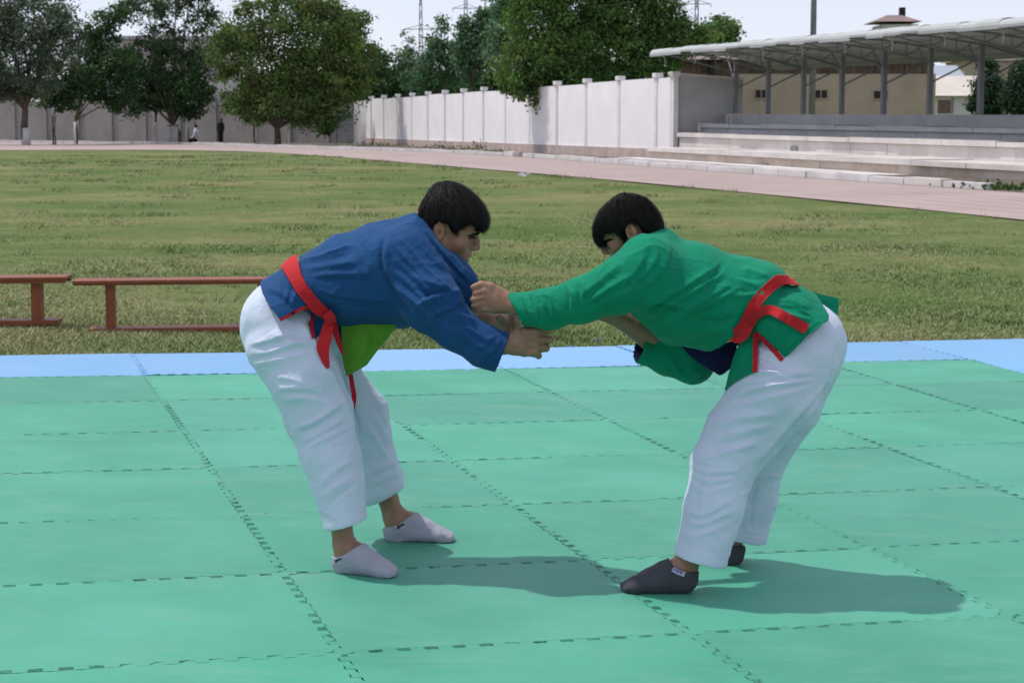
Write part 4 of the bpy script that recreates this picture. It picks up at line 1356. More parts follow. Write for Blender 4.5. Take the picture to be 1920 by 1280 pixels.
def strip_mesh(name, L, R, thick, mat, parent, smooth=True, back=None):
    """band between two rows of points, given thickness away from the camera"""
    L = np.asarray(L); R = np.asarray(R); n = len(L)
    m = (L + R) / 2
    V = []
    for a, b in zip(L, R):
        d = unit((a + b) / 2 - CAM) * thick
        V += [a, b, b + d, a + d]
    F = []
    for i in range(n - 1):
        o, q = 4 * i, 4 * i + 4
        F += [(o, o + 1, q + 1, q), (o + 1, o + 2, q + 2, q + 1), (o + 2, o + 3, q + 3, q + 2), (o + 3, o, q, q + 3)]
    F += [(3, 2, 1, 0), (4 * n - 4, 4 * n - 3, 4 * n - 2, 4 * n - 1)]
    me = mesh_np(name, V, F)
    bm = bmesh.new(); bm.from_mesh(me); bmesh.ops.recalc_face_normals(bm, faces=bm.faces); bm.to_mesh(me); bm.free()
    return obj(name, me, mat, parent)

def ribbon(name, B, pts, hw, thick, mat, parent, n=24, surf=None, off=0.004, rows=None):
    """flat band along a line of (x, y, dz); lies on surf when one is given"""
    pl = smooth_pl(pts, n); hw = np.interp(np.linspace(0, 1, n), np.linspace(0, 1, len(hw)), hw)
    t = np.gradient(pl[:, :2], axis=0); t /= np.linalg.norm(t, axis=1)[:, None]
    nn = np.stack([t[:, 1], -t[:, 0]], 1)
    Lp = pl[:, :2] + nn * hw[:, None]; Rp = pl[:, :2] - nn * hw[:, None]
    L = []; R = []
    if surf is None:
        for a, b, dz in zip(Lp, Rp, pl[:, 2]):
            L.append(B.W(a[0], a[1], dz)); R.append(B.W(b[0], b[1], dz))
    else:
        D = np.empty((n, 3))
        for i, (a, b, dz) in enumerate(zip(Lp, Rp, pl[:, 2])):
            for j, c in enumerate((a, 0.5 * (a + b), b)):
                q = surf.at(c[0], c[1], off)
                D[i, j] = np.nan if q is None else np.linalg.norm(q - CAM)
            if np.isnan(D[i]).all(): D[i] = np.linalg.norm(B.W(*(0.5 * (a + b)), dz) - CAM)
            mn = np.nanmin(D[i]); D[i] = np.where(np.isnan(D[i]), mn, np.minimum(D[i], mn + 0.02))
        E = D.copy()
        E[1:] = np.minimum(E[1:], D[:-1] + 0.004); E[:-1] = np.minimum(E[:-1], D[1:] + 0.004)
        E[1:-1] = np.minimum(E[1:-1], (E[:-2] + E[1:-1] + E[2:]) / 3)
        E[:, 1] = np.minimum(E[:, 1], 0.5 * (E[:, 0] + E[:, 2]))
        dl = E[:, 0] + np.minimum(0, E[:, 1] - 0.5 * (E[:, 0] + E[:, 2])); dr = E[:, 2] + np.minimum(0, E[:, 1] - 0.5 * (E[:, 0] + E[:, 2]))
        for a, b, p_, q_ in zip(Lp, Rp, dl, dr):
            L.append(CAM + unit(ray(*a)) * p_); R.append(CAM + unit(ray(*b)) * q_)
    return strip_mesh(name, L, R, thick / B.S0, mat, parent)

def sheet(name, B, rows, mat, parent, thick=3.0, n=22, m=22, wob=2.0, seed=0, surf=None, off=0.006, lst=()):
    """cloth panel through rows of (x, y, dz) points, every row running the same way"""
    R = np.array([smooth_pl(r, n) for r in rows])
    cols = np.array([smooth_pl(R[:, i], m) for i in range(n)]).transpose(1, 0, 2)
    G = np.empty((m, n, 3)); rng = np.random.default_rng(seed)
    for i in range(m):
        for j in range(n):
            x, y, dz = cols[i, j]
            w = B.W(x, y, dz)
            if surf is not None:
                q = surf.at(x, y, off)
                if q is not None and (q[1] < w[1] + 0.002): w = q
            G[i, j] = w
    P = G.reshape(-1, 3)
    P[:, 1] += vn3(P + seed, 0.045) * wob / B.S0
    for pl, w, amp in lst:
        px, py, _ = project(P); dd, s = seg_dist(np.stack([px, py], 1), smooth_pl(pl))
        tp = np.clip(np.minimum(s, 1 - s) * 4, 0, 1)
        P[:, 1] -= amp / B.S0 * np.exp(-(dd / w) ** 2) * tp
    Bk = P + np.array([0, thick / B.S0, 0])
    V = np.concatenate([P, Bk]); K = m * n
    F = []
    for i in range(m - 1):
        for j in range(n - 1):
            a = i * n + j
            F += [(a, a + 1, a + n + 1, a + n), (K + a, K + a + n, K + a + n + 1, K + a + 1)]
    for j in range(n - 1):
        F += [(j, K + j, K + j + 1, j + 1), ((m - 1) * n + j, (m - 1) * n + j + 1, K + (m - 1) * n + j + 1, K + (m - 1) * n + j)]
    for i in range(m - 1):
        a = i * n; c = i * n + n - 1
        F += [(a, a + n, K + a + n, K + a), (c, K + c, K + c + n, c + n)]
    me = mesh_np(name, V, F, True)
    bm = bmesh.new(); bm.from_mesh(me); bmesh.ops.recalc_face_normals(bm, faces=bm.faces); bm.to_mesh(me); bm.free()
    try: me.set_sharp_from_angle(angle=math.radians(50))
    except Exception: pass
    return obj(name, me, mat, parent)

# ---- head --------------------------------------------------------------------
class Head:
    """local frame: origin between the ear canals, x forward, y to the side of the camera, z up (metres)"""
    def __init__(self, origin, facing, pitch, yaw=0.0, k=1.0):
        f = np.array([facing * math.cos(pitch), 0, -math.sin(pitch)])
        u = np.array([facing * math.sin(pitch), 0, math.cos(pitch)])
        l = np.array([0, -1.0, 0])
        c, s = math.cos(yaw), math.sin(yaw)
        f2 = f * c + l * s; l2 = l * c - f * s
        self.k = k; self.R = np.stack([f2, l2, u], 1); self.o = np.asarray(origin, float)
    def p(self, x, y, z): return self.o + self.R @ np.array([x, y, z], float) * self.k
    def ell(self, c, r, R=None):
        return ell(self.p(*c), np.asarray(r) * self.k, self.R if R is None else self.R @ R)
    def cone(self, pts, k=0.004):
        P = np.array([self.p(*q[:3]) for q in pts]); r = np.array([q[3] for q in pts]) * self.k
        return tube(P, r, r, k=k, capk=1.0, dax=self.R[:, 1])

def add_head(F, H, mouth_open=0.0, nose=0.0, cr=1.0):
    F.u(H.ell((0.0, 0, 0.045 - 0.3 * (1 - cr) * 0.09), (0.096 * cr, 0.075, 0.088 * cr)), 0.02)
    F.u(H.ell((0.045 - 0.05 * (1 - cr), 0, 0.050 - 0.05 * (1 - cr)), (0.052 * cr, 0.060, 0.055 * cr)), 0.03)
    F.u(H.ell((0.040, 0, -0.025), (0.056, 0.056, 0.072)), 0.03)
    for s in (-1, 1):
        F.u(H.cone([(0.006, s * 0.054, -0.030, 0.020), (0.018, s * 0.050, -0.062, 0.018), (0.074, s * 0.014, -0.088, 0.017)]), 0.02)
        F.u(H.ell((0.062, s * 0.046, -0.008), (0.024, 0.022, 0.022)), 0.02)
        F.u(H.cone([(0.080, s * 0.044, 0.034, 0.010), (0.094, s * 0.016, 0.038, 0.012)]), 0.012)
        F.s(H.ell((0.096, s * 0.034, 0.020), (0.017, 0.019, 0.0125)), 0.012)
        F.u(H.ell((0.0745, s * 0.032, 0.0205), (0.0125, 0.014, 0.0125)), 0.002)
        F.u(H.cone([(0.0875, s * 0.022, 0.0265, 0.0028), (0.0885, s * 0.034, 0.0285, 0.003), (0.081, s * 0.046, 0.0255, 0.0028)]), 0.003)
        F.u(H.cone([(0.0865, s * 0.022, 0.0125, 0.0026), (0.086, s * 0.036, 0.0115, 0.0026), (0.080, s * 0.046, 0.0165, 0.0024)]), 0.003)
    F.u(H.ell((0.078, 0, -0.086), (0.021, 0.024, 0.017)), 0.015)
    F.u(H.ell((0.078, 0, -0.040), (0.025, 0.030, 0.030)), 0.02)
    F.u(H.cone([(0.094, 0, 0.028, 0.009), (0.1065 + nose, 0, 0.010, 0.0088), (0.1135, 0, -0.008, 0.0105)]), 0.010)
    for s in (-1, 1):
        F.u(H.ell((0.1025, s * 0.0125, -0.0135), (0.011, 0.0075, 0.0078)), 0.006)
        F.s(H.ell((0.107, s * 0.007, -0.0215), (0.006, 0.0038, 0.0035)), 0.003)
    F.u(H.ell((0.0985, 0, -0.0365), (0.0095, 0.024, 0.0062)), 0.005)
    F.u(H.ell((0.0955, 0, -0.0525 - mouth_open), (0.0095, 0.021, 0.0068)), 0.005)
    F.s(H.cone([(0.088, -0.026, -0.0445 - mouth_open * 0.5, 0.002), (0.106, 0, -0.0435 - mouth_open * 0.5, 0.0026 + mouth_open * 0.5), (0.088, 0.026, -0.0445 - mouth_open * 0.5, 0.002)]), 0.002)
    for s in (-1, 1):
        a = 0.25
        Re = np.array([[math.cos(a), 0, -math.sin(a)], [0, 1, 0], [math.sin(a), 0, math.cos(a)]])
        c = np.array([-0.012, s * 0.079, 0.006])
        F.u(H.ell(c, (0.0185, 0.0085, 0.0315), Re), 0.006)
        F.s(H.ell(c + np.array([0.002, s * 0.0105, 0.006]), (0.0125, 0.0085, 0.0215), Re), 0.002)
        F.u(H.ell(c + np.array([-0.005, s * 0.002, 0.004]), (0.0045, 0.006, 0.0135), Re), 0.002)
        F.s(H.ell(c + np.array([0.0065, s * 0.008, -0.005]), (0.0065, 0.011, 0.0095), Re), 0.002)
        F.u(H.ell(c + np.array([0.013, s * 0.0, -0.008]), (0.005, 0.006, 0.008), Re), 0.004)
        F.u(H.ell(c + np.array([0.008, s * -0.002, -0.024]), (0.009, 0.006, 0.011), Re), 0.006)

def head_details(H, person, mouth=None):
    for s in (1, -1):
        e = bpy.data.meshes.new('eye'); bm = bmesh.new()
        bmesh.ops.create_uvsphere(bm, u_segments=20, v_segments=14, radius=0.0108)
        for f in bm.faces:
            c = f.calc_center_median(); f.smooth = True
            f.material_index = 1 if c.x > 0.0085 else 0
        R = Matrix(H.R.tolist()).to_4x4(); R.translation = Vector(H.p(0.0735, s * 0.0325, 0.0205))
        bmesh.ops.transform(bm, matrix=R, verts=bm.verts); bm.to_mesh(e); bm.free()
        obj('eye', e, [M['eye_white'], M['iris']], person)
        F = Field(); F.u(H.cone([(0.098, s * 0.018, 0.0395, 0.0035), (0.0965, s * 0.034, 0.044, 0.004), (0.081, s * 0.052, 0.040, 0.0025)]), 0)
        obj('eyebrow', F.mesh('eyebrow', 0.0012), M['hair'], person)
    if mouth:
        F = Field(); F.u(H.cone([(0.074, -0.014, mouth, 0.004), (0.0885, 0, mouth, 0.004), (0.074, 0.014, mouth, 0.004)]), 0)
        obj('teeth', F.mesh('teeth', 0.0015), M['teeth'], person)

def make_hair(H, poly, S, person, seed, ear):
    """cropped hair: a shell about the skull kept inside the traced outline, then loose strands"""
    F = Field()
    F.u(H.ell((-0.004, 0, 0.048), (0.121, 0.091, 0.112)), 0.0)
    F.u(H.ell((0.055, 0, 0.062), (0.072, 0.074, 0.064)), 0.03)
    F.u(H.ell((-0.062, 0, -0.005), (0.058, 0.066, 0.075)), 0.03)
    F.i(prism(poly, S), 0.010)
    for s in (-1, 1):
        F.s(H.ell((-0.010, s * 0.083, 0.000), (0.022, 0.018, 0.036)), 0.003)
    me = F.mesh('hair', 0.0026)
    V, Nn = get_vn(me)
    q = (V - H.o) @ H.R
    crown = np.array([-0.055, 0.0, 0.135])
    d = q - crown; d /= np.linalg.norm(d, axis=1)[:, None]
    az = np.arctan2(d[:, 1], d[:, 0]); rad = np.linalg.norm(q - crown, axis=1)
    tuftn = vn3(np.stack([az * 0.16, rad * 0.10, az * 0], 1), 0.013) * 0.0022 + vn3(q, 0.03) * 0.0015
    me.vertices.foreach_set('co', (V + Nn * tuftn[:, None]).astype(np.float32).ravel()); me.update()
    hair = obj('hair', me, M['hair'], person)
    rng = np.random.default_rng(seed)
    sel = rng.choice(len(V), 9000)
    P = V[sel]; n = Nn[sel]; dl = d[sel] @ H.R.T
    t = dl - (dl * n).sum(1)[:, None] * n; t /= np.linalg.norm(t, axis=1)[:, None] + 1e-9
    t = t + rng.normal(size=t.shape) * 0.16
    L = rng.uniform(0.012, 0.026, len(P))[:, None]
    b = np.cross(t, n); b /= np.linalg.norm(b, axis=1)[:, None] + 1e-9
    w = 0.00055
    lift = rng.uniform(0.0003, 0.0016, len(P))[:, None]
    A = np.empty((len(P), 6, 3))
    p0 = P - n * 0.001; p1 = P + t * L * 0.5 + n * lift; p2 = P + t * L + n * lift * 0.5
    A[:, 0] = p0 - b * w; A[:, 1] = p0 + b * w; A[:, 2] = p1 + b * w * 0.8; A[:, 3] = p1 - b * w * 0.8; A[:, 4] = p2 + b * w * 0.2; A[:, 5] = p2 - b * w * 0.2
    k = np.arange(len(P))[:, None] * 6
    Fc = np.concatenate([k + np.array([0, 1, 2, 3]), k + np.array([3, 2, 4, 5])])
    o = obj('hair_strands', mesh_np('hair_strands', A.reshape(-1, 3), Fc), M['hair'], hair)
    o['kind'] = 'stuff'

# ---- feet ----------------------------------------------------------------------
def foot_prims(heel, toe, grow=0.0):
    """heel, toe: pixels on the mat under the middle of the foot"""
    a, b = mat_pt(*heel), mat_pt(*toe)
    e = unit(b - a); L = np.linalg.norm(b - a); s = np.cross(PN, e)
    out = []
    def T(st_):
        P = np.array([a + e * (f * L) + PN * z + s * y for f, z, h, w, y in st_])
        return tube(P, np.array([q[2] for q in st_]) + grow, np.array([q[3] for q in st_]) + grow, dax=s, k=0.02, capk=1.0)
    out.append((T([(0.10, 0.034, 0.034, 0.030, 0), (0.33, 0.036, 0.037, 0.033, 0), (0.56, 0.030, 0.031, 0.037, 0.0), (0.78, 0.019, 0.020, 0.041, 0), (0.93, 0.013, 0.0135, 0.034, 0)]), 0.01))
    out.append((T([(0.17, 0.075, 0.030, 0.027, 0), (0.36, 0.058, 0.030, 0.027, 0), (0.58, 0.036, 0.024, 0.026, 0)]), 0.02))
    for i in range(5):
        y = (-0.031 + 0.0155 * i)
        f1 = 1.0 - 0.035 * abs(i - 1) - (0.03 if i > 2 else 0)
        out.append((T([(0.82, 0.013, 0.012, 0.009, y), (f1 - 0.035, 0.010, 0.0095, 0.0085, y * 1.02)]), 0.006))
    return out, half(a, -PN)

def make_sock(heel, toe, ankle, cut, S, mat, person, mark=None):
    F = Field()
    pr, fl = foot_prims(heel, toe, 0.0035)
    for p, k in pr: F.u(p, k)
    F.u(ankle, 0.02)
    F.i(fl, 0.004)
    F.i(prism(cut, S), 0.001)
    me = F.mesh('sock', 0.0026)
    V, Nn = get_vn(me)
    d = vn3(V, 0.022) * 0.0016 + vn3(V * np.array([1.0, 1.0, 2.2]), 0.011) * 0.0008
    me.vertices.foreach_set('co', (V + Nn * d[:, None]).astype(np.float32).ravel()); me.update()
    return obj('sock', me, mat, person)

# ---- the man in blue ---------------------------------------------------------------
def finger(F, B, pts, k=0.004):
    F.u(B.chain(pts, 0.003), k)

def build_blue_man():
    B = Body(5.90, 607.0)
    Sx = 607.0
    def dzg(x, y): return (mat_pt(x, y)[1] - B.Y0) * B.S0
    nh, nt_ = (634, 1071), (742, 1080)      # near foot, heel and toe under the sole
    fh, ft = (728, 1011), (850, 1013)
    zn, zf = dzg(*nh), dzg(*fh)
    H = Head(B.W(830, 437, 0), 1, math.radians(19))
    F = Field()
    # trunk
    F.u(B.tube([(540, 612, 0, 56, 70), (588, 548, 0, 50, 62), (665, 515, 0, 66, 82), (735, 482, 0, 70, 92), (775, 462, 0, 42, 60)]), 0.02)
    F.u(B.tube([(765, 455, 0, 34, 36), (805, 432, 0, 37, 37), (835, 412, 0, 37, 37)]), 0.02)
    # legs
    F.u(B.tube([(552, 622, -48, 54, 52), (624, 800, zn * 0.68, 35, 35), (630, 895, zn * 0.85, 33, 33), (640, 985, zn * 0.97, 20, 21), (645, 1020, zn, 21, 20), (648, 1046, zn, 21, 20)]), 0.02)
    F.u(B.tube([(566, 622, 48, 54, 52), (682, 790, zf * 0.66, 34, 34), (704, 870, zf * 0.84, 31, 32), (728, 935, zf * 0.98, 19, 20), (738, 968, zf, 20, 19), (743, 990, zf, 20, 19)]), 0.02)
    for h, t in ((nh, nt_), (fh, ft)):
        for p, k in foot_prims(h, t)[0]: F.u(p, k)
    F.i(half(mat_pt(680, 1050), -PN), 0.0)
    # arms
    ZA = -128
    F.u(B.tube([(752, 490, -92, 34, 34), (850, 612, ZA, 24, 24), (888, 632, ZA, 25, 23), (944, 647, ZA - 4, 17, 19), (968, 646, ZA - 4, 18, 15)]), 0.02)
    F.u(B.tube([(768, 484, 92, 34, 34), (850, 572, 84, 24, 24), (890, 590, 55, 20, 20), (928, 604, 28, 15, 15)]), 0.02)
    # right hand, closed on the green sleeve
    z = ZA - 4
    F.u(B.tube([(962, 645, z, 21, 13), (980, 642, z, 27, 15), (998, 638, z + 1, 27, 15)]), 0.012)
    for i, (ky, mx, my, tx, ty, r) in enumerate(((621, 1026, 618, 1017, 617, 7.4), (634, 1031, 637, 1018, 640, 7.2), (647, 1024, 653, 1012, 655, 6.8), (659, 1010, 667, 1000, 664, 6.2))):
        finger(F, B, [(988, ky + 1, z - 4, r + 1.4), (1005, ky, z - 8, r + 0.8), (mx, my, z + 4, r), (tx + 2, ty, z + 24, r * 0.92), (tx - 12, ty - 1, z + 26, r * 0.85)], 0.003)
    finger(F, B, [(972, 626, z - 2, 9.5), (990, 617, z + 8, 8.6), (1010, 612, z + 18, 8), (1022, 612, z + 27, 6.8)], 0.006)
    # left hand reaching underneath, palm turned up
    z = 26
    F.u(B.tube([(926, 603, z, 14, 13), (942, 607, z, 18, 11), (950, 608, z, 17, 10)]), 0.012)
    finger(F, B, [(932, 597, z - 6, 6.5), (940, 594, z - 16, 6.2), (949, 599, z - 22, 5.4)], 0.004)
    finger(F, B, [(950, 600, z, 6.2), (963, 592, z - 6, 6), (970, 597, z - 16, 5.4), (966, 604, z - 21, 4.8)], 0.003)
    finger(F, B, [(952, 607, z, 6.2), (967, 603, z - 4, 6), (973, 608, z - 14, 5.4), (967, 613, z - 20, 4.8)], 0.003)
    finger(F, B, [(950, 613, z, 6), (963, 613, z - 4, 5.8), (966, 619, z - 12, 5.2), (959, 620, z - 18, 4.6)], 0.003)
    finger(F, B, [(946, 618, z, 5.4), (955, 622, z - 4, 5.2), (953, 627, z - 12, 4.6)], 0.003)
    add_head(F, H, 0.003, 0.0025, 0.975)
    me = F.mesh('person', 0.0034)
    person = obj('person', me, M['skin'])
    tag(person, 'dark haired man in a blue belted jacket bending forward to grip the green sleeve', 'person', 'wrestlers on the mat')
    head_details(H, person, -0.0435)
    fs = Surf([person])
    ribbon('eyebrow', B, [(877.5, 444, 0), (886, 441, 0), (894, 438.5, 0), (900, 437, 0)], [1.2, 2.6, 2.6, 1.2], 3, M['hair'], person, 12, fs, 0.002)
    ribbon('eye', B, [(878.5, 448.5, 0), (884, 446.5, 0), (889, 446, 0), (893, 447, 0)], [0.6, 1.7, 1.7, 0.7], 1.5, M['iris'], person, 12, fs, 0.0012)
    poly = [(783, 408), (785.5, 392), (793, 376), (803, 359), (813.5, 345.5), (829, 337), (847, 332.5), (864, 333), (881, 339), (897, 351), (911, 366), (920.6, 385), (924.5, 404), (922.5, 419), (915, 429), (903, 436.5), (893, 428), (884, 420), (877, 422), (864, 429.5), (854.5, 438.5), (848, 436), (842, 424), (835, 417), (823, 414), (815, 421), (807, 427), (797, 430), (789, 421)]
    make_hair(H, poly, Sx, person, 1, None)

    # trousers
    T = Field()
    T.u(B.tube([(520, 588, 0, 72, 92), (560, 640, 0, 84, 100)], capk=0.85), 0.03)
    T.u(B.ell(540, 622, 0, 87, 104, 84), 0.03)
    near = [(535, 640, -50, 80, 70), (571, 708, -72, 70, 66), (597, 776, zn * 0.66, 66, 62), (620, 855, zn * 0.82, 57, 56), (634, 908, zn * 0.90, 50, 54), (648, 981, zn, 42, 52)]
    far = [(560, 640, 50, 80, 70), (611, 705, 75, 64, 64), (668, 780, zf * 0.66, 62, 60), (690, 865, zf * 0.84, 56, 56), (705, 900, zf * 0.92, 51, 54), (721, 929, zf, 40, 52)]
    hn = B.W(607, 991, zn) - B.W(687, 969, zn); hn = np.cross(hn, EY); hn = hn if hn[2] < 0 else -hn
    hf = B.W(684, 944, zf) - B.W(755, 911, zf); hf = np.cross(hf, EY); hf = hf if hf[2] < 0 else -hf
    T.u(B.tube(far, flat1=True, k=0.02, n1=hf), 0.012)
    T.u(B.tube(near, flat1=True, k=0.02, n1=hn), 0.007)
    T.s(B.tube([(620, 855, zn * 0.82, 50, 49), (634, 908, zn * 0.9, 44, 47), (662, 1050, zn * 1.04, 34, 44)]), 0.002)
    T.s(B.tube([(690, 865, zf * 0.84, 49, 49), (705, 900, zf * 0.92, 45, 47), (740, 990, zf * 1.04, 33, 44)]), 0.002)
    me = T.mesh('trousers', 0.0045)
    fl = []
    fl += fan([(458, 640), (500, 632), (560, 612)], [(470, 690), (530, 680), (600, 665)], 5, 7, 3.6, 1)
    fl += fan([(500, 700), (560, 705), (625, 735)], [(520, 760), (580, 750), (650, 770)], 5, 8, 3.0, 2)
    fl += fan([(548, 800), (590, 790), (650, 752)], [(575, 880), (605, 848), (668, 820)], 7, 6, 3.2, 3)
    fl += fan([(590, 905), (620, 880), (665, 850)], [(610, 965), (640, 930), (680, 905)], 4, 7, 2.2, 4)
    fl += fan([(690, 720), (715, 745), (725, 790)], [(690, 800), (712, 830), (730, 880)], 5, 7, 2.6, 5)
    fl += fan([(690, 880), (715, 870), (748, 850)], [(690, 925), (715, 905), (750, 890)], 3, 6, 2.0, 6)
    fl += [([(616, 668), (643, 716), (668, 775), (680, 835)], 4, -5.0), ([(606, 672), (632, 720), (657, 778), (668, 836)], 7, 3.0)]
    fl += [([(575, 590), (590, 615), (612, 660)], 7, -4), ([(560, 600), (585, 635), (612, 680)], 7, 4), ([(505, 620), (545, 640), (600, 645)], 9, 4)]
    fl += [([(604, 983), (645, 974), (686, 962)], 2.2, -1.6), ([(684, 937), (720, 922), (755, 904)], 2.2, -1.6)]
    folds(me, fl, Sx, 0.0024, 0.075, 0.0006, ridge=(0.0036, 0.055, (0.75, 0.1, 0.25), 0.45), calm=[[(604, 992), (690, 970)], [(684, 944), (757, 910)]])
    trousers = obj('trousers', me, M['white'], person)

    # socks
    an = B.tube([(648, 1012, zn, 25, 24), (648, 1046, zn, 24, 23), (650, 1060, zn, 24, 22)])
    make_cut = lambda top, bot: top + bot
    s1 = make_sock(nh, nt_, an, [(590, 1040), (620, 1041), (631, 1045), (645, 1040), (674, 1021), (700, 1010), (800, 1060), (800, 1130), (590, 1130)], Sx, M['sock_pale'], person)
    af = B.tube([(741, 960, zf, 24, 23), (743, 990, zf, 23, 22), (745, 1004, zf, 23, 21)])
    s2 = make_sock(fh, ft, af, [(690, 988), (716, 990), (747, 984), (768, 967), (790, 955), (900, 1000), (900, 1060), (690, 1060)], Sx, M['sock_pale'], person)
    for s, pts in ((s1, [(629, 1051), (634, 1049), (640, 1047)]), (s2, [(746, 988.5), (751, 985), (758, 981.5)])):
        sf = Surf([s])
        ribbon('sock_mark', B, [(x, y, 0) for x, y in pts], [2.6, 1.6, 1.4], 1.0, M['mark'], s, 8, sf, 0.0015)
        x, y = pts[0]
        ribbon('sock_mark', B, [(x - 0.5, y - 1, 0), (x + 1.0, y + 3, 0)], [1.6, 0.8], 1.0, M['mark'], s, 5, sf, 0.0018)

    # jacket
    J = Field()
    trunk = [(545, 597, 0, 86, 112), (583, 548, 0, 70, 106), (650, 527, 0, 88, 110), (735, 514, 0, 102, 122), (792, 487, 0, 82, 112)]
    sk = Field()
    J.u(B.tube(trunk[1:], k=0.03, flat0=True, capk=0.6), 0.0)
    J.u(B.tube([(770, 505, -10, 88, 100), (835, 527, -34, 58, 58), (893, 561, -60, 34, 12)], k=0.03, capk=0.4, flat1=True, n1=(0.98, 0, -0.1)), 0.05)
    J.u(B.tube([(748, 488, -72, 66, 66), (812, 572, -118, 55, 56), (856, 616, ZA, 41, 44), (907, 648, ZA, 38, 42), (943, 661, ZA, 41, 38)], flat1=True, k=0.03), 0.03)
    J.u(B.tube([(770, 490, 76, 62, 64), (845, 562, 84, 44, 46), (897, 588, 55, 26, 28)], flat1=True, k=0.03), 0.03)
    J.u(B.ell(775, 432, 0, 42, 62, 30, 0.5), 0.04)
    LAP = [(783, 416, -44, 8, 14), (800, 440, -60, 9, 14), (832, 474, -72, 10, 12), (866, 508, -70, 10, 10), (893, 540, -62, 12, 9)]
    # collar opening and cuff openings
    J.s(H.ell((0.035, 0, -0.015), (0.086, 0.080, 0.10)), 0.006)
    J.u(B.tube(LAP, k=0.006), 0.014)
    J.s(B.tube([(915, 651, ZA, 33, 35), (990, 680, ZA, 37, 34)]), 0.002)
    J.s(B.tube([(880, 584, 62, 22, 24), (915, 598, 45, 23, 25)]), 0.002)
    me = J.mesh('jacket', 0.0042)
    fl = []
    fl += fan([(786, 413), (836, 478), (893, 538)], [(752, 425), (815, 500), (884, 556)], 8, 4.2, 3.4, 11, 1.5)
    fl += fan([(740, 425), (800, 500), (870, 562)], [(735, 470), (780, 525), (850, 560)], 4, 6, 3.0, 12, 2)
    fl += [([(728, 424), (712, 462), (716, 505), (742, 560), (780, 606)], 5, -5.0), ([(738, 430), (724, 465), (728, 505), (755, 556), (790, 600)], 8, 2.5)]
    fl += [([(772, 512), (800, 531), (848, 543)], 6, 4), ([(776, 578), (814, 557), (862, 545)], 6, 4.5), ([(784, 560), (822, 545), (858, 552)], 5, -4.5), ([(798, 600), (826, 584), (858, 574)], 6, 4), ([(770, 540), (800, 548), (845, 556)], 5, -3.0), ([(850, 538), (860, 556), (856, 578)], 5, 4.0), ([(846, 590), (872, 592), (892, 606)], 5, 3.2), ([(836, 614), (858, 606), (880, 612)], 5, -2.6)]
    fl += fan([(738, 445), (790, 505), (846, 566)], [(730, 545), (790, 596), (828, 640)], 8, 5.5, 2.8, 19, 3)
    fl += fan([(866, 600), (905, 628), (945, 645)], [(838, 640), (880, 668), (912, 684)], 5, 5, 2.4, 20, 2)
    fl += fan([(558, 482), (605, 468), (660, 440)], [(580, 528), (640, 528), (720, 535)], 6, 5, 2.6, 13, 2)
    fl += fan([(585, 540), (650, 553), (740, 562)], [(618, 585), (690, 598), (780, 600)], 7, 5, 2.2, 14, 2)
    fl += fan([(690, 425), (700, 470), (702, 520)], [(650, 445), (665, 490), (672, 520)], 3, 10, 2.0, 15, 2)
    fl += fan([(885, 650), (905, 640), (925, 622)], [(905, 684), (930, 670), (950, 640)], 4, 4, 1.6, 16, 1)
    fl += [([(908, 687), (936, 652), (958, 622)], 2.0, -1.2)]
    folds(me, fl, Sx, 0.0022, 0.06, 0.0006, ridge=(0.0034, 0.05, (0.8, 0.1, 0.45), 0.4), calm=[[(917, 694), (968, 629)]])
    jacket = obj('jacket', me, M['blue'], person)
    # skirt of the jacket under the belt
    K = Field()
    K.u(B.tube([(588, 540, 0, 70, 108), (545, 597, 0, 90, 134), (530, 620, 0, 94, 138)], k=0.02, flat1=True), 0.0)
    K.i(prism([(497, 508), (530, 488), (580, 500), (634, 575), (606, 592), (574, 574), (550, 585), (526, 602), (505, 575), (491, 552), (486, 531)], Sx), 0.004)
    K.s(B.tube([(590, 538, 0, 62, 100), (545, 597, 0, 82, 126), (525, 628, 0, 88, 131)], k=0.02), 0.002)
    me = K.mesh('jacket_skirt', 0.0036)
    fl = fan([(520, 505), (525, 530), (520, 570)], [(560, 540), (556, 560), (545, 580)], 5, 5, 2.6, 17, 2) + fan([(496, 525), (530, 535), (575, 570)], [(498, 550), (525, 560), (550, 582)], 4, 6, 2.4, 18, 2)
    folds(me, fl, Sx, 0.0016, 0.04, 0.0006, ridge=(0.0026, 0.04, (0.5, 0.1, -0.8), 0.45))
    skirt = obj('jacket_skirt', me, M['blue'], jacket)
    sf = Surf([skirt])
    ribbon('red_trim', B, [(524.5, 600, -90), (545, 590, -90), (562, 580, -90), (578, 575, -90)], [3, 3, 3, 3], 3, M['red'], jacket, 16, sf, 0.002)
    # front panels hanging under the belt
    tf = Surf([trousers])
    sheet('front_panel', B, [[(588, 584, -78), (606, 588, -76), (624, 596, -70)], [(586, 610, -82), (600, 612, -80), (618, 614, -76)], [(588, 635, -84), (598, 630, -84), (610, 628, -80)]], M['blue'], jacket, 3, 12, 12, 1.0, 3, tf, 0.006)
    ribbon('red_trim', B, [(586, 586, -90), (585, 610, -92), (588, 634, -94)], [2.6, 3.2, 3.4], 3, M['red'], jacket, 12, tf, 0.010)
    sheet('front_panel', B, [[(622, 592, -40), (640, 598, -40), (652, 600, -40)], [(630, 618, -42), (640, 620, -42), (648, 622, -42)], [(640, 664, -44), (643, 664, -44), (647, 664, -44)]], M['blue'], jacket, 3, 10, 12, 1.0, 4)
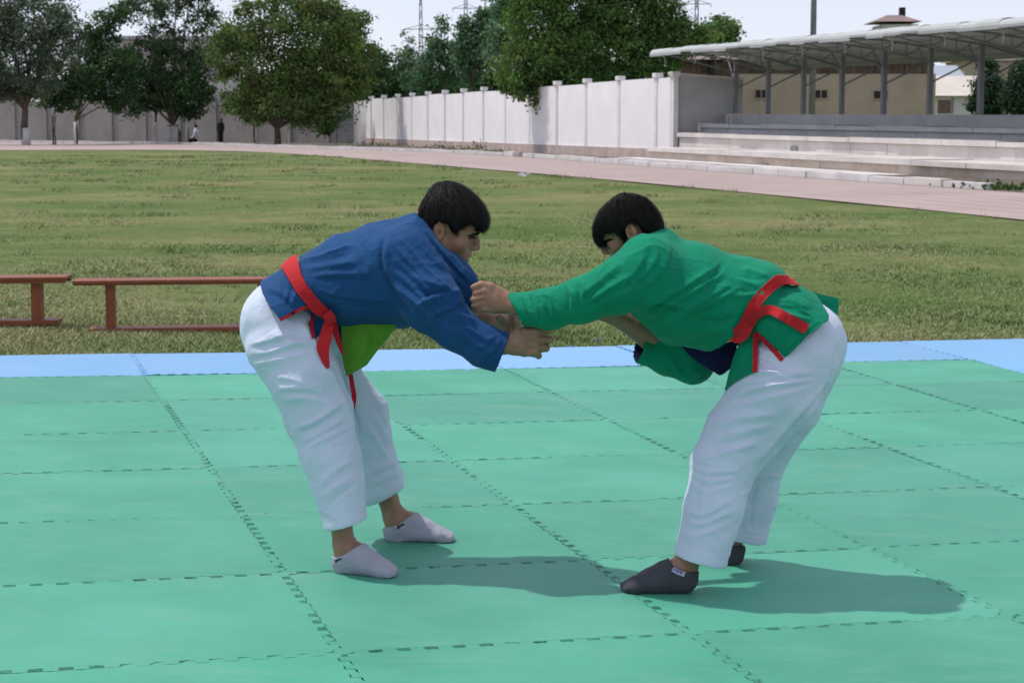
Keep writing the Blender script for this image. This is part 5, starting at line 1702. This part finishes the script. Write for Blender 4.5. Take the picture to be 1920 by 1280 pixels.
    sheet('lining', B, [[(640, 596, -52), (670, 606, -56), (705, 608, -58), (745, 608, -58)],
                        [(640, 630, -56), (672, 636, -64), (702, 632, -62), (732, 628, -58)],
                        [(642, 672, -58), (668, 676, -68), (690, 664, -64), (712, 652, -60)],
                        [(650, 705, -60), (662, 699, -66), (675, 692, -66), (688, 684, -62)]], M['lime'], jacket, 3, 26, 26, 3.5, 5,
          lst=[([(645, 690), (680, 660), (700, 640)], 5, 3), ([(690, 612), (700, 640), (690, 670)], 7, -4)])
    # belt
    Bt = Field()
    Bt.u(B.tube([(545, 597, 0, 95, 140), (583, 548, 0, 77, 114), (650, 527, 0, 93, 120)], k=0.03), 0.0)
    band = [(556, 474), (561, 492), (566, 512), (577, 533), (592, 553), (610, 572), (630, 592), (630, 600), (616, 607), (598, 596), (583, 584), (567, 565), (552, 545), (538, 522), (524, 499), (534, 488), (545, 479)]
    Bt.i(prism(band, Sx), 0.002)
    Bt.s(B.tube([(545, 597, 0, 82, 124), (583, 548, 0, 64, 100), (650, 527, 0, 80, 106)], k=0.03), 0.0)
    me = Bt.mesh('belt', 0.0030)
    fl = []
    for f in (0.2, 0.4, 0.6, 0.8):
        a = np.array([(556, 476), (566, 512), (592, 553), (628, 594)]); b = np.array([(526, 500), (540, 526), (572, 570), (614, 604)])
        fl.append((a * (1 - f) + b * f, 1.6, -1.0))
    folds(me, fl, Sx, 0.0006, 0.03, 0.0003)
    belt = obj('belt', me, M['red'], person)
    sfb = Surf([belt, jacket])
    ribbon('belt_knot', B, [(612, 586, -114), (618, 596, -112), (622, 606, -108)], [9, 11, 9], 10, M['red'], belt, 14)
    ribbon('belt_tail', B, [(617, 602, -104), (611, 630, -108), (606, 655, -118), (615, 690, -122)], [8, 12, 12, 3], 4, M['red'], belt, 22)
    ribbon('belt_tail', B, [(622, 600, -70), (630, 625, -70), (637, 648, -70), (643, 664, -70)], [8, 6, 4, 2], 4, M['red'], belt, 14)
    ribbon('belt_tail', B, [(657, 700, -30), (661, 725, -30), (664, 745, -30), (660, 772, -30)], [4, 4.5, 4.5, 4], 3, M['red'], belt, 16)
    return person

# ---- the man in green ----------------------------------------------------------------
def build_green_man():
    B = Body(5.72, 626.0)
    Sx = 626.0
    def dzg(x, y): return (mat_pt(x, y)[1] - B.Y0) * B.S0
    nh, nt_ = (1293, 1110), (1166, 1107)
    fh, ft = (1380, 1056), (1272, 1050)
    zn, zf = dzg(*nh), dzg(*fh)
    H = Head(B.W(1187, 434, 10), -1, math.radians(33), -0.25, 0.94)
    F = Field()
    F.u(B.tube([(1502, 645, 0, 56, 72), (1428, 582, 0, 48, 62), (1340, 560, 0, 68, 88), (1262, 530, 0, 74, 98), (1225, 500, 0, 46, 62)]), 0.02)
    F.u(B.tube([(1240, 492, 0, 36, 38), (1212, 452, 6, 38, 38), (1190, 424, 10, 36, 36)]), 0.02)
    F.u(B.tube([(1492, 650, -50, 58, 54), (1352, 860, zn * 0.7, 36, 36), (1335, 950, zn * 0.88, 33, 33), (1296, 1030, zn * 0.98, 23, 21), (1286, 1060, zn, 23, 21), (1284, 1080, zn, 23, 21)]), 0.02)
    F.u(B.tube([(1500, 650, 50, 58, 54), (1415, 860, zf * 0.7, 35, 35), (1400, 940, zf * 0.9, 30, 32), (1376, 1000, zf, 18, 19), (1374, 1030, zf, 19, 19)]), 0.02)
    for h, t in ((nh, nt_), (fh, ft)):
        for p, k in foot_prims(h, t)[0]: F.u(p, k)
    F.i(half(mat_pt(1300, 1050), -PN), 0.0)
    # near arm to the blue lapel
    F.u(B.tube([(1222, 505, -96, 36, 36), (1088, 564, -78, 26, 26), (1030, 577, -52, 25, 24), (966, 575, -22, 18, 18), (946, 568, -18, 19, 15)]), 0.02)
    z = -16
    F.u(B.tube([(950, 566, z, 20, 13), (932, 563, z, 25, 15), (912, 562, z, 24, 15)]), 0.012)
    for (ky, mx, my, tx, ty, r) in ((546, 893, 550, 899, 552, 6.8), (557, 889, 562, 897, 564, 7.0), (568, 891, 573, 900, 574, 6.8), (578, 899, 581, 907, 580, 6.2)):
        finger(F, B, [(924, ky + 2, z - 4, r + 1.2), (908, ky, z - 7, r + 1.0), (mx, my, z - 2, r), (mx - 1, my + 1, z + 14, r * 0.95), (tx + 4, ty, z + 22, r * 0.85)], 0.003)
    finger(F, B, [(938, 550, z + 2, 10), (920, 538, z - 2, 9), (902, 534, z - 3, 7.8), (888, 539, z + 1, 6.6)], 0.006)
    # far arm, elbow bent under the chest, hand behind the near sleeve
    F.u(B.tube([(1246, 520, 96, 36, 36), (1296, 676, 112, 27, 27), (1240, 650, 100, 25, 24), (1192, 613, 86, 22, 20), (1150, 590, 74, 18, 17), (1105, 578, 62, 17, 14)]), 0.02)
    z = 58
    F.u(B.tube([(1110, 578, z + 4, 18, 13), (1088, 575, z, 24, 14), (1070, 573, z, 24, 14)]), 0.012)
    for ky in (558, 568, 579, 589):
        finger(F, B, [(1074, ky, z, 7), (1056, ky + 1, z - 4, 6.6), (1044, ky + 3, z - 16, 6), (1052, ky + 4, z - 26, 5.4)], 0.003)
    finger(F, B, [(1092, 560, z, 9), (1076, 552, z - 10, 8), (1060, 552, z - 20, 6.6)], 0.005)
    add_head(F, H, 0.0, 0.0, 0.92)
    me = F.mesh('person', 0.0034)
    person = obj('person', me, M['skin'])
    tag(person, 'dark haired man in a green belted jacket leaning in with head bowed behind his shoulder', 'person', 'wrestlers on the mat')
    head_details(H, person)
    fs = Surf([person])
    ribbon('eyebrow', B, [(1130, 458, 0), (1135, 454, 0), (1142, 450, 0), (1149, 449, 0)], [1.2, 2.4, 2.4, 1.0], 3, M['hair'], person, 12, fs, 0.002)
    ribbon('eye', B, [(1133.5, 462, 0), (1137, 463, 0), (1141, 465, 0), (1144.5, 467.5, 0)], [0.7, 1.8, 1.7, 0.6], 1.5, M['iris'], person, 12, fs, 0.0012)
    poly = [(1247, 436), (1243, 415), (1236, 398), (1226, 384), (1213, 372), (1198, 365.5), (1180, 362.5), (1164, 363.5), (1150, 371), (1138, 381), (1125, 394), (1116, 410), (1110.5, 425), (1111, 442), (1114, 455), (1120, 462.5), (1129, 465.5), (1135, 459), (1131, 448), (1134, 437), (1150, 436.5), (1159, 442), (1166, 450), (1172, 454.5), (1175, 449), (1173, 438), (1177, 425), (1183, 417), (1191, 417.5), (1198, 424), (1202, 432), (1209, 437), (1225, 446), (1240, 450)]
    make_hair(H, poly, Sx, person, 2, None)

    # trousers
    T = Field()
    T.u(B.ell(1499, 650, 0, 88, 108, 88), 0.03)
    T.u(B.tube([(1455, 600, 0, 74, 96), (1495, 645, 0, 84, 106)], capk=0.85), 0.03)
    near = [(1495, 662, -52, 84, 74), (1455, 735, -70, 82, 72), (1391, 815, zn * 0.6, 72, 66), (1356, 870, zn * 0.72, 62, 60), (1338, 952, zn * 0.9, 57, 58), (1313, 1049, zn, 51, 58)]
    far = [(1502, 668, 52, 80, 72), (1464, 752, 68, 78, 70), (1410, 850, zf * 0.7, 66, 62), (1400, 935, zf * 0.9, 56, 58), (1393, 1009, zf, 45, 54)]
    hn = B.W(1263, 1036, zn) - B.W(1363, 1061, zn); hn = np.cross(hn, EY); hn = hn if hn[2] < 0 else -hn
    hf = B.W(1381, 1004, zf) - B.W(1437, 1014, zf); hf = np.cross(hf, EY); hf = hf if hf[2] < 0 else -hf
    T.u(B.tube(far, flat1=True, k=0.02, n1=hf), 0.012)
    T.u(B.tube(near, flat1=True, k=0.02, n1=hn), 0.007)
    T.s(B.tube([(1338, 952, zn * 0.9, 50, 52), (1322, 1015, zn * 0.96, 46, 50), (1304, 1085, zn * 1.0, 45, 50)]), 0.002)
    T.s(B.tube([(1400, 935, zf * 0.9, 49, 52), (1395, 990, zf, 42, 50), (1391, 1040, zf, 40, 50)]), 0.002)
    T.s(B.tube([(1600, 680, 0, 8, 6), (1575, 725, 0, 9, 7), (1520, 810, 0, 6, 5)]), 0.02)
    me = T.mesh('trousers', 0.0045)
    fl = []
    fl += fan([(1395, 690), (1440, 690), (1530, 690)], [(1345, 780), (1420, 755), (1545, 720)], 7, 7, 3.4, 31)
    fl += fan([(1330, 800), (1390, 780), (1480, 765)], [(1298, 870), (1350, 850), (1430, 835)], 5, 8, 3.0, 32)
    fl += fan([(1292, 862), (1320, 885), (1390, 880)], [(1290, 905), (1325, 925), (1390, 905)], 5, 6, 3.2, 33)
    fl += fan([(1285, 940), (1320, 960), (1385, 925)], [(1275, 1000), (1310, 1010), (1375, 985)], 5, 7, 2.4, 34)
    fl += fan([(1400, 640), (1430, 650), (1465, 670)], [(1412, 690), (1440, 700), (1470, 705)], 5, 5, 2.6, 35)
    fl += [([(1578, 696), (1545, 742), (1492, 800), (1450, 850), (1418, 898)], 4, -5.5), ([(1566, 690), (1535, 735), (1482, 793), (1440, 843), (1410, 888)], 7, 3.2)]
    fl += [([(1572, 640), (1566, 690), (1535, 760)], 4, -2.5), ([(1420, 905), (1412, 950), (1408, 1000)], 5, -3.5), ([(1330, 872), (1322, 905), (1310, 960)], 5, 3)]
    fl += [([(1264, 1029), (1300, 1044), (1362, 1053)], 2.2, -1.6), ([(1380, 998), (1437, 1007)], 2.2, -1.6)]
    folds(me, fl, Sx, 0.0024, 0.08, 0.0006, ridge=(0.0036, 0.055, (-0.75, 0.1, 0.3), 0.45), calm=[[(1262, 1037), (1363, 1062)], [(1380, 1005), (1438, 1015)]])
    trousers = obj('trousers', me, M['white'], person)

    # socks
    an = B.tube([(1285, 1035, zn, 27, 25), (1284, 1068, zn, 26, 24), (1282, 1085, zn, 27, 24)])
    s1 = make_sock(nh, nt_, an, [(1100, 1060), (1230, 1030), (1254, 1046), (1261, 1060), (1283, 1073), (1307, 1071), (1330, 1070), (1330, 1150), (1100, 1150)], Sx, M['sock_grey'], person)
    af = B.tube([(1374, 985, zf, 22, 22), (1374, 1030, zf, 22, 22), (1372, 1042, zf, 22, 21)])
    s2 = make_sock(fh, ft, af, [(1230, 1022), (1420, 1022), (1420, 1100), (1230, 1100)], Sx, M['sock_grey'], person)
    sf = Surf([s1])
    badge = ribbon('sock_label', B, [(1261, 1066, 0), (1272, 1072, 0), (1284, 1076.5, 0)], [4.6, 4.6, 4.6], 1.0, M['badge'], s1, 12, sf, 0.002)
    def stroke(pts, w=0.9):
        ribbon('letter', B, [(x, y, 0) for x, y in pts], [w, w], 0.6, M['print'], badge, max(4, len(pts) * 3), sf, 0.0035)
    t = np.array([0.917, 0.40]); q = np.array([0.40, -0.917])
    def L(o, pts): return [tuple(np.array([1262.5, 1066.8]) + t * (o + a) + q * b) for a, b in pts]
    stroke(L(1, [(0, -2.4), (0, 2.6)])); stroke(L(1, [(0, 2.4), (3, 1.6), (0, 0.2)]))
    stroke(L(7, [(3, 2.4), (0, 1.2), (0, -1.2), (3, -2.4)])); stroke(L(7, [(0, 0), (2.8, 0)]))
    stroke(L(13, [(0, -2.4), (0, 2.4)])); stroke(L(13, [(0, 2.2), (3.4, -2.2)])); stroke(L(13, [(3.6, -2.4), (3.6, 2.4)]))

    # jacket
    J = Field()
    J.u(B.tube([(1424, 578, 0, 72, 110), (1410, 560, 0, 80, 114), (1360, 572, 0, 95, 118), (1283, 549, 0, 99, 126), (1232, 522, 0, 86, 114)], k=0.03, flat0=True, capk=0.6), 0.0)
    J.u(B.ell(1425, 527, -8, 42, 76, 37, 0.35), 0.03)
    J.u(B.tube([(1216, 508, -76, 72, 70), (1158, 538, -98, 51, 52), (1090, 562, -80, 42, 44), (1030, 579, -52, 37, 40), (963, 580, -20, 33, 36)], flat1=True, k=0.03, n1=(-0.87, -0.1, -0.49)), 0.05)
    J.u(B.tube([(1250, 540, 84, 62, 62), (1296, 655, 112, 48, 46), (1302, 682, 112, 38, 40), (1250, 667, 106, 35, 36), (1197, 650, 96, 30, 33)], flat1=True, k=0.03), 0.03)
    J.u(B.ell(1228, 452, 0, 38, 60, 26, 0.4), 0.04)
    J.s(H.ell((0.03, 0, -0.02), (0.088, 0.084, 0.10)), 0.006)
    J.s(B.tube([(985, 580, -26, 29, 31), (930, 578, -12, 30, 31)]), 0.002)
    J.s(B.tube([(1255, 668, 106, 28, 29), (1175, 645, 94, 27, 30)]), 0.002)
    me = J.mesh('jacket', 0.0042)
    fl = []
    fl += fan([(1165, 478), (1120, 520), (1075, 560)], [(1215, 540), (1160, 560), (1100, 590)], 5, 6, 2.6, 41, 2)
    fl += fan([(1092, 520), (1098, 545), (1090, 580)], [(1048, 532), (1060, 560), (1060, 598)], 6, 4.5, 3.6, 42, 1.5)
    fl += fan([(1030, 542), (1038, 568), (1040, 604)], [(956, 549), (964, 572), (982, 602)], 9, 3.6, 2.6, 43, 1)
    fl += fan([(1180, 590), (1260, 545), (1350, 490)], [(1230, 625), (1330, 590), (1410, 545)], 8, 6, 3.2, 44, 3)
    fl += fan([(1200, 470), (1190, 500), (1150, 545)], [(1280, 450), (1265, 500), (1210, 560)], 6, 6, 2.4, 45, 3)
    fl += fan([(1390, 490), (1420, 505), (1452, 512)], [(1370, 560), (1395, 560), (1420, 548)], 5, 5, 2.8, 46, 2)
    fl += fan([(1240, 635), (1300, 625), (1375, 612)], [(1260, 650), (1320, 655), (1370, 648)], 3, 7, 2.2, 47, 2)
    fl += [([(1357, 486), (1342, 510), (1318, 545)], 1.8, -2.2), ([(1362, 488), (1347, 512), (1323, 547)], 1.8, -2.0), ([(1180, 590), (1230, 575), (1290, 590)], 5, -3.2), ([(1185, 580), (1240, 566), (1310, 585)], 6, 2.6)]
    fl += [([(1300, 600), (1345, 605), (1385, 592)], 6, -3.5), ([(950, 549), (956, 572), (974, 604)], 1.8, -1.2)]
    fl += fan([(1250, 675), (1262, 690), (1270, 705)], [(1300, 690), (1312, 700), (1318, 710)], 3, 5, 2.4, 48, 1)
    folds(me, fl, Sx, 0.0022, 0.06, 0.0006, ridge=(0.0034, 0.05, (-0.85, 0.1, 0.3), 0.4), calm=[[(945, 549), (979, 611)], [(1195, 622), (1184, 676)]])
    jacket = obj('jacket', me, M['green'], person)
    # navy lining inside the loose far sleeve
    P = [B.W(1250, 667, 106), B.W(1199, 650.5, 96)]
    ax = unit(P[1] - P[0]); w = unit(EY - ax * ax[1]); u_ = np.cross(ax, w); sc = Sx
    V = []; nn_ = 28
    for p, a, b in ((P[0], 27.5, 28.5), (P[1], 27.0, 30.0)):
        for i in range(nn_):
            an_ = 2 * math.pi * i / nn_; V.append(p + u_ * (a / sc * math.cos(an_)) + w * (b / sc * math.sin(an_)))
    Fc = [(i, (i + 1) % nn_, nn_ + (i + 1) % nn_, nn_ + i) for i in range(nn_)]
    obj('sleeve_lining', mesh_np('sleeve_lining', V, Fc, True), M['navy'], jacket)
    # lining of the front hanging under the belly
    sheet('lining', B, [[(1262, 625, 10), (1310, 638, 0), (1350, 645, -6), (1384, 635, -10)], [(1290, 664, 12), (1330, 680, 0), (1352, 684, -6), (1378, 672, -10)], [(1318, 686, 12), (1338, 697, 2), (1352, 703, -4), (1372, 689, -8)]], M['navy'], jacket, 4, 20, 14, 2, 8)
    # back skirt of the jacket
    K = Field()
    K.u(B.tube([(1420, 572, 0, 74, 112), (1455, 602, 0, 86, 132), (1505, 645, 0, 98, 142), (1530, 668, 0, 100, 145)], k=0.02, flat1=True), 0.0)
    K.i(prism([(1400, 616), (1426, 582), (1463, 532), (1500, 536), (1532, 553), (1556, 590), (1555, 601), (1520, 627), (1470, 674.5), (1443, 650), (1418, 624)], Sx), 0.004)
    K.s(B.tube([(1418, 570, 0, 66, 104), (1455, 602, 0, 79, 125), (1505, 645, 0, 91, 135), (1534, 672, 0, 94, 138)], k=0.02), 0.002)
    me = K.mesh('jacket_skirt', 0.0036)
    fl = fan([(1440, 560), (1480, 560), (1530, 580)], [(1435, 600), (1470, 600), (1520, 615)], 6, 6, 2.8, 51, 3) + fan([(1485, 545), (1500, 570), (1540, 595)], [(1450, 560), (1470, 590), (1500, 625)], 4, 6, 2.0, 52, 3)
    fl += [([(1552, 596), (1518, 621), (1468, 668)], 1.8, -1.4), ([(1424, 628), (1444, 648), (1466, 670)], 2, -1.2)]
    folds(me, fl, Sx, 0.0018, 0.04, 0.0006, ridge=(0.0026, 0.04, (0.8, 0.1, -0.5), 0.45))
    skirt = obj('jacket_skirt', me, M['green'], jacket)
    # far half of the skirt flaring out behind
    sheet('jacket_tail', B, [[(1498, 540, 20), (1520, 575, 14), (1538, 604, 10)], [(1545, 553, 34), (1555, 580, 28), (1560, 606, 22)], [(1573, 559, 42), (1571, 588, 36), (1563, 607, 30)]], M['green'], jacket, 4, 16, 16, 3, 9,
          lst=[([(1530, 560), (1550, 575), (1568, 572)], 5, -5), ([(1535, 572), (1552, 590), (1566, 588)], 5, 4)])
    sf = Surf([skirt, trousers])
    ribbon('red_trim', B, [(1416, 624, -100), (1434, 640, -104), (1452, 658, -106), (1467, 675, -106)], [4.4, 4.4, 4.4, 4.6], 3, M['red'], jacket, 16, sf, 0.003)
    # front panel with its red border
    ft_ = Surf([trousers])
    fr = [[(1404, 612, -92), (1412, 620, -96), (1419, 626, -100)],
          [(1384, 648, -80), (1400, 655, -98), (1417, 658, -106)],
          [(1371, 684, -66), (1392, 688, -96), (1417, 682, -108)],
          [(1359, 732, -60), (1384, 712, -92), (1416, 698, -108)]]
    fp = sheet('front_panel', B, fr, M['green'], jacket, 3, 18, 26, 2.5, 10, ft_, 0.008, lst=[([(1390, 640), (1380, 680), (1372, 715)], 5, 4), ([(1404, 650), (1398, 680), (1390, 700)], 4, -3)])
    ribbon('red_trim', B, [(1417, 624, -108), (1416, 650, -112), (1416, 675, -114), (1415.5, 698, -114)], [4.6, 4.6, 4.6, 4.6], 3, M['red'], jacket, 16, Surf([fp, trousers]), 0.004)
    # belt
    Bt = Field()
    Bt.u(B.tube([(1360, 572, 0, 99, 126), (1420, 572, 0, 81, 119), (1455, 602, 0, 92, 138), (1505, 645, 0, 104, 148)], k=0.03), 0.0)
    Bt.u(B.ell(1428, 529, -8, 58, 100, 54, 0.35), 0.02)
    band = [(1373, 617), (1385, 604), (1400, 571), (1410, 556), (1421, 543), (1437, 528), (1455, 513), (1478, 514), (1500, 537), (1486, 533), (1468, 536), (1452, 547), (1440, 559), (1428, 573), (1419, 585), (1411, 601), (1404, 615), (1395, 634), (1383, 648), (1374, 632)]
    Bt.i(prism(band, Sx), 0.002)
    Bt.s(B.tube([(1360, 572, 0, 88, 112), (1420, 572, 0, 68, 104), (1455, 602, 0, 80, 122), (1505, 645, 0, 92, 130)], k=0.03), 0.0)
    me = Bt.mesh('belt', 0.0030)
    fl = []
    a = np.array([(1380, 622), (1400, 575), (1422, 545), (1456, 517), (1478, 518)]); b = np.array([(1392, 636), (1412, 600), (1438, 562), (1466, 540), (1494, 536)])
    for f in (0.16, 0.33, 0.5, 0.67, 0.84): fl.append((a * (1 - f) + b * f, 1.7, -1.5))
    folds(me, fl, Sx, 0.0006, 0.03, 0.0003)
    belt = obj('belt', me, M['red'], person)
    ribbon('belt_knot', B, [(1374, 622, -96), (1382, 630, -106), (1392, 622, -112), (1402, 604, -114)], [12, 14, 15, 13], 14, M['red'], belt, 14)
    ribbon('belt_tail', B, [(1406, 606, -118), (1424, 586, -124), (1446, 581, -128), (1468, 592, -128), (1490, 604, -127), (1513, 617, -126)], [9, 9, 9, 9.5, 10, 10], 4, M['red'], belt, 30, Surf([skirt, jacket]), 0.012)
    return person

build_blue_man()
build_green_man()

# ---- two people far away under the trees -------------------------------------------------
def far_person(px, py, hpx, sitting, label, top, bottom):
    p = far_pt(px, py); k = p[1] / FPX; h = hpx * k
    F = Field()
    T_ = lambda pts: tube(np.array([[p[0] + a * h, p[1] + c * h, p[2] + b * h] for a, c, b, r in pts]), np.array([r * h for *_, r in pts]), np.array([r * h for *_, r in pts]), k=0.02)
    if sitting:
        skin = [T_([(0, 0, 0.30, 0.12), (0.02, 0, 0.62, 0.13), (0.02, 0, 0.86, 0.09)])]
        leg = [T_([(0, s * 0.1, 0.16, 0.1), (-0.30, s * 0.12 - 0.1, 0.20, 0.08), (-0.30, s * 0.12 - 0.1, 0.0, 0.05)]) for s in (-1, 1)]
        head = (0.03, 0, 1.0, 0.12)
        arm = [T_([(0.02, s * 0.16, 0.72, 0.06), (-0.06, s * 0.2, 0.45, 0.05), (-0.2, s * 0.14, 0.30, 0.04)]) for s in (-1, 1)]
    else:
        skin = [T_([(0, 0, 0.52, 0.085), (0.0, 0, 0.68, 0.09), (0.01, 0, 0.82, 0.075)])]
        leg = [T_([(s * 0.03, s * 0.04, 0.50, 0.06), (s * 0.05, s * 0.04, 0.26, 0.045), (s * 0.04, s * 0.04, 0.01, 0.035)]) for s in (-1, 1)]
        head = (0.03, 0, 0.93, 0.07)
        arm = [T_([(s * 0.09, 0, 0.80, 0.04), (s * 0.12, 0, 0.63, 0.033), (s * 0.10, -0.03, 0.47, 0.026)]) for s in (-1, 1)]
    for q in skin + leg + arm: F.u(q, 0.03)
    F.u(ell((p[0] + head[0] * h, p[1], p[2] + head[2] * h), (head[3] * h * 0.8, head[3] * h * 0.8, head[3] * h)), 0.03)
    o = obj('person', F.mesh('person', 0.03), M['skin'])
    tag(o, label, 'person', 'people under the far trees')
    G = Field()
    for q in skin + arm[:2]: G.u((lambda f: (lambda X: f(X) - 0.025))(q[0]).__class__ and ((lambda X, f=q[0]: f(X) - 0.025), q[1], q[2] + 0.03), 0.03)
    obj('shirt', G.mesh('shirt', 0.03), M[top], o)
    L_ = Field()
    for q in leg: L_.u(((lambda X, f=q[0]: f(X) - 0.02), q[1], q[2] + 0.03), 0.03)
    obj('trousers', L_.mesh('trousers', 0.03), M[bottom], o)
    R_ = Field(); R_.u(ell((p[0] + head[0] * h + 0.0, p[1], p[2] + (head[2] + head[3] * 0.35) * h), (head[3] * h * 0.95, head[3] * h * 0.95, head[3] * h * 0.85)), 0)
    obj('hair', R_.mesh('hair', 0.03), M['hair'], o)
far_person(367, 268, 30, True, 'person in a pale shirt sitting low between the whitewashed trunks', 'shirt', 'black_cloth')
far_person(414, 268.5, 45, False, 'person in dark clothes standing in the shade by the far wall', 'black_cloth', 'black_cloth')
print('TRIS', sum(len(o.data.polygons) * 2 for o in bpy.data.objects if o.type == 'MESH'))
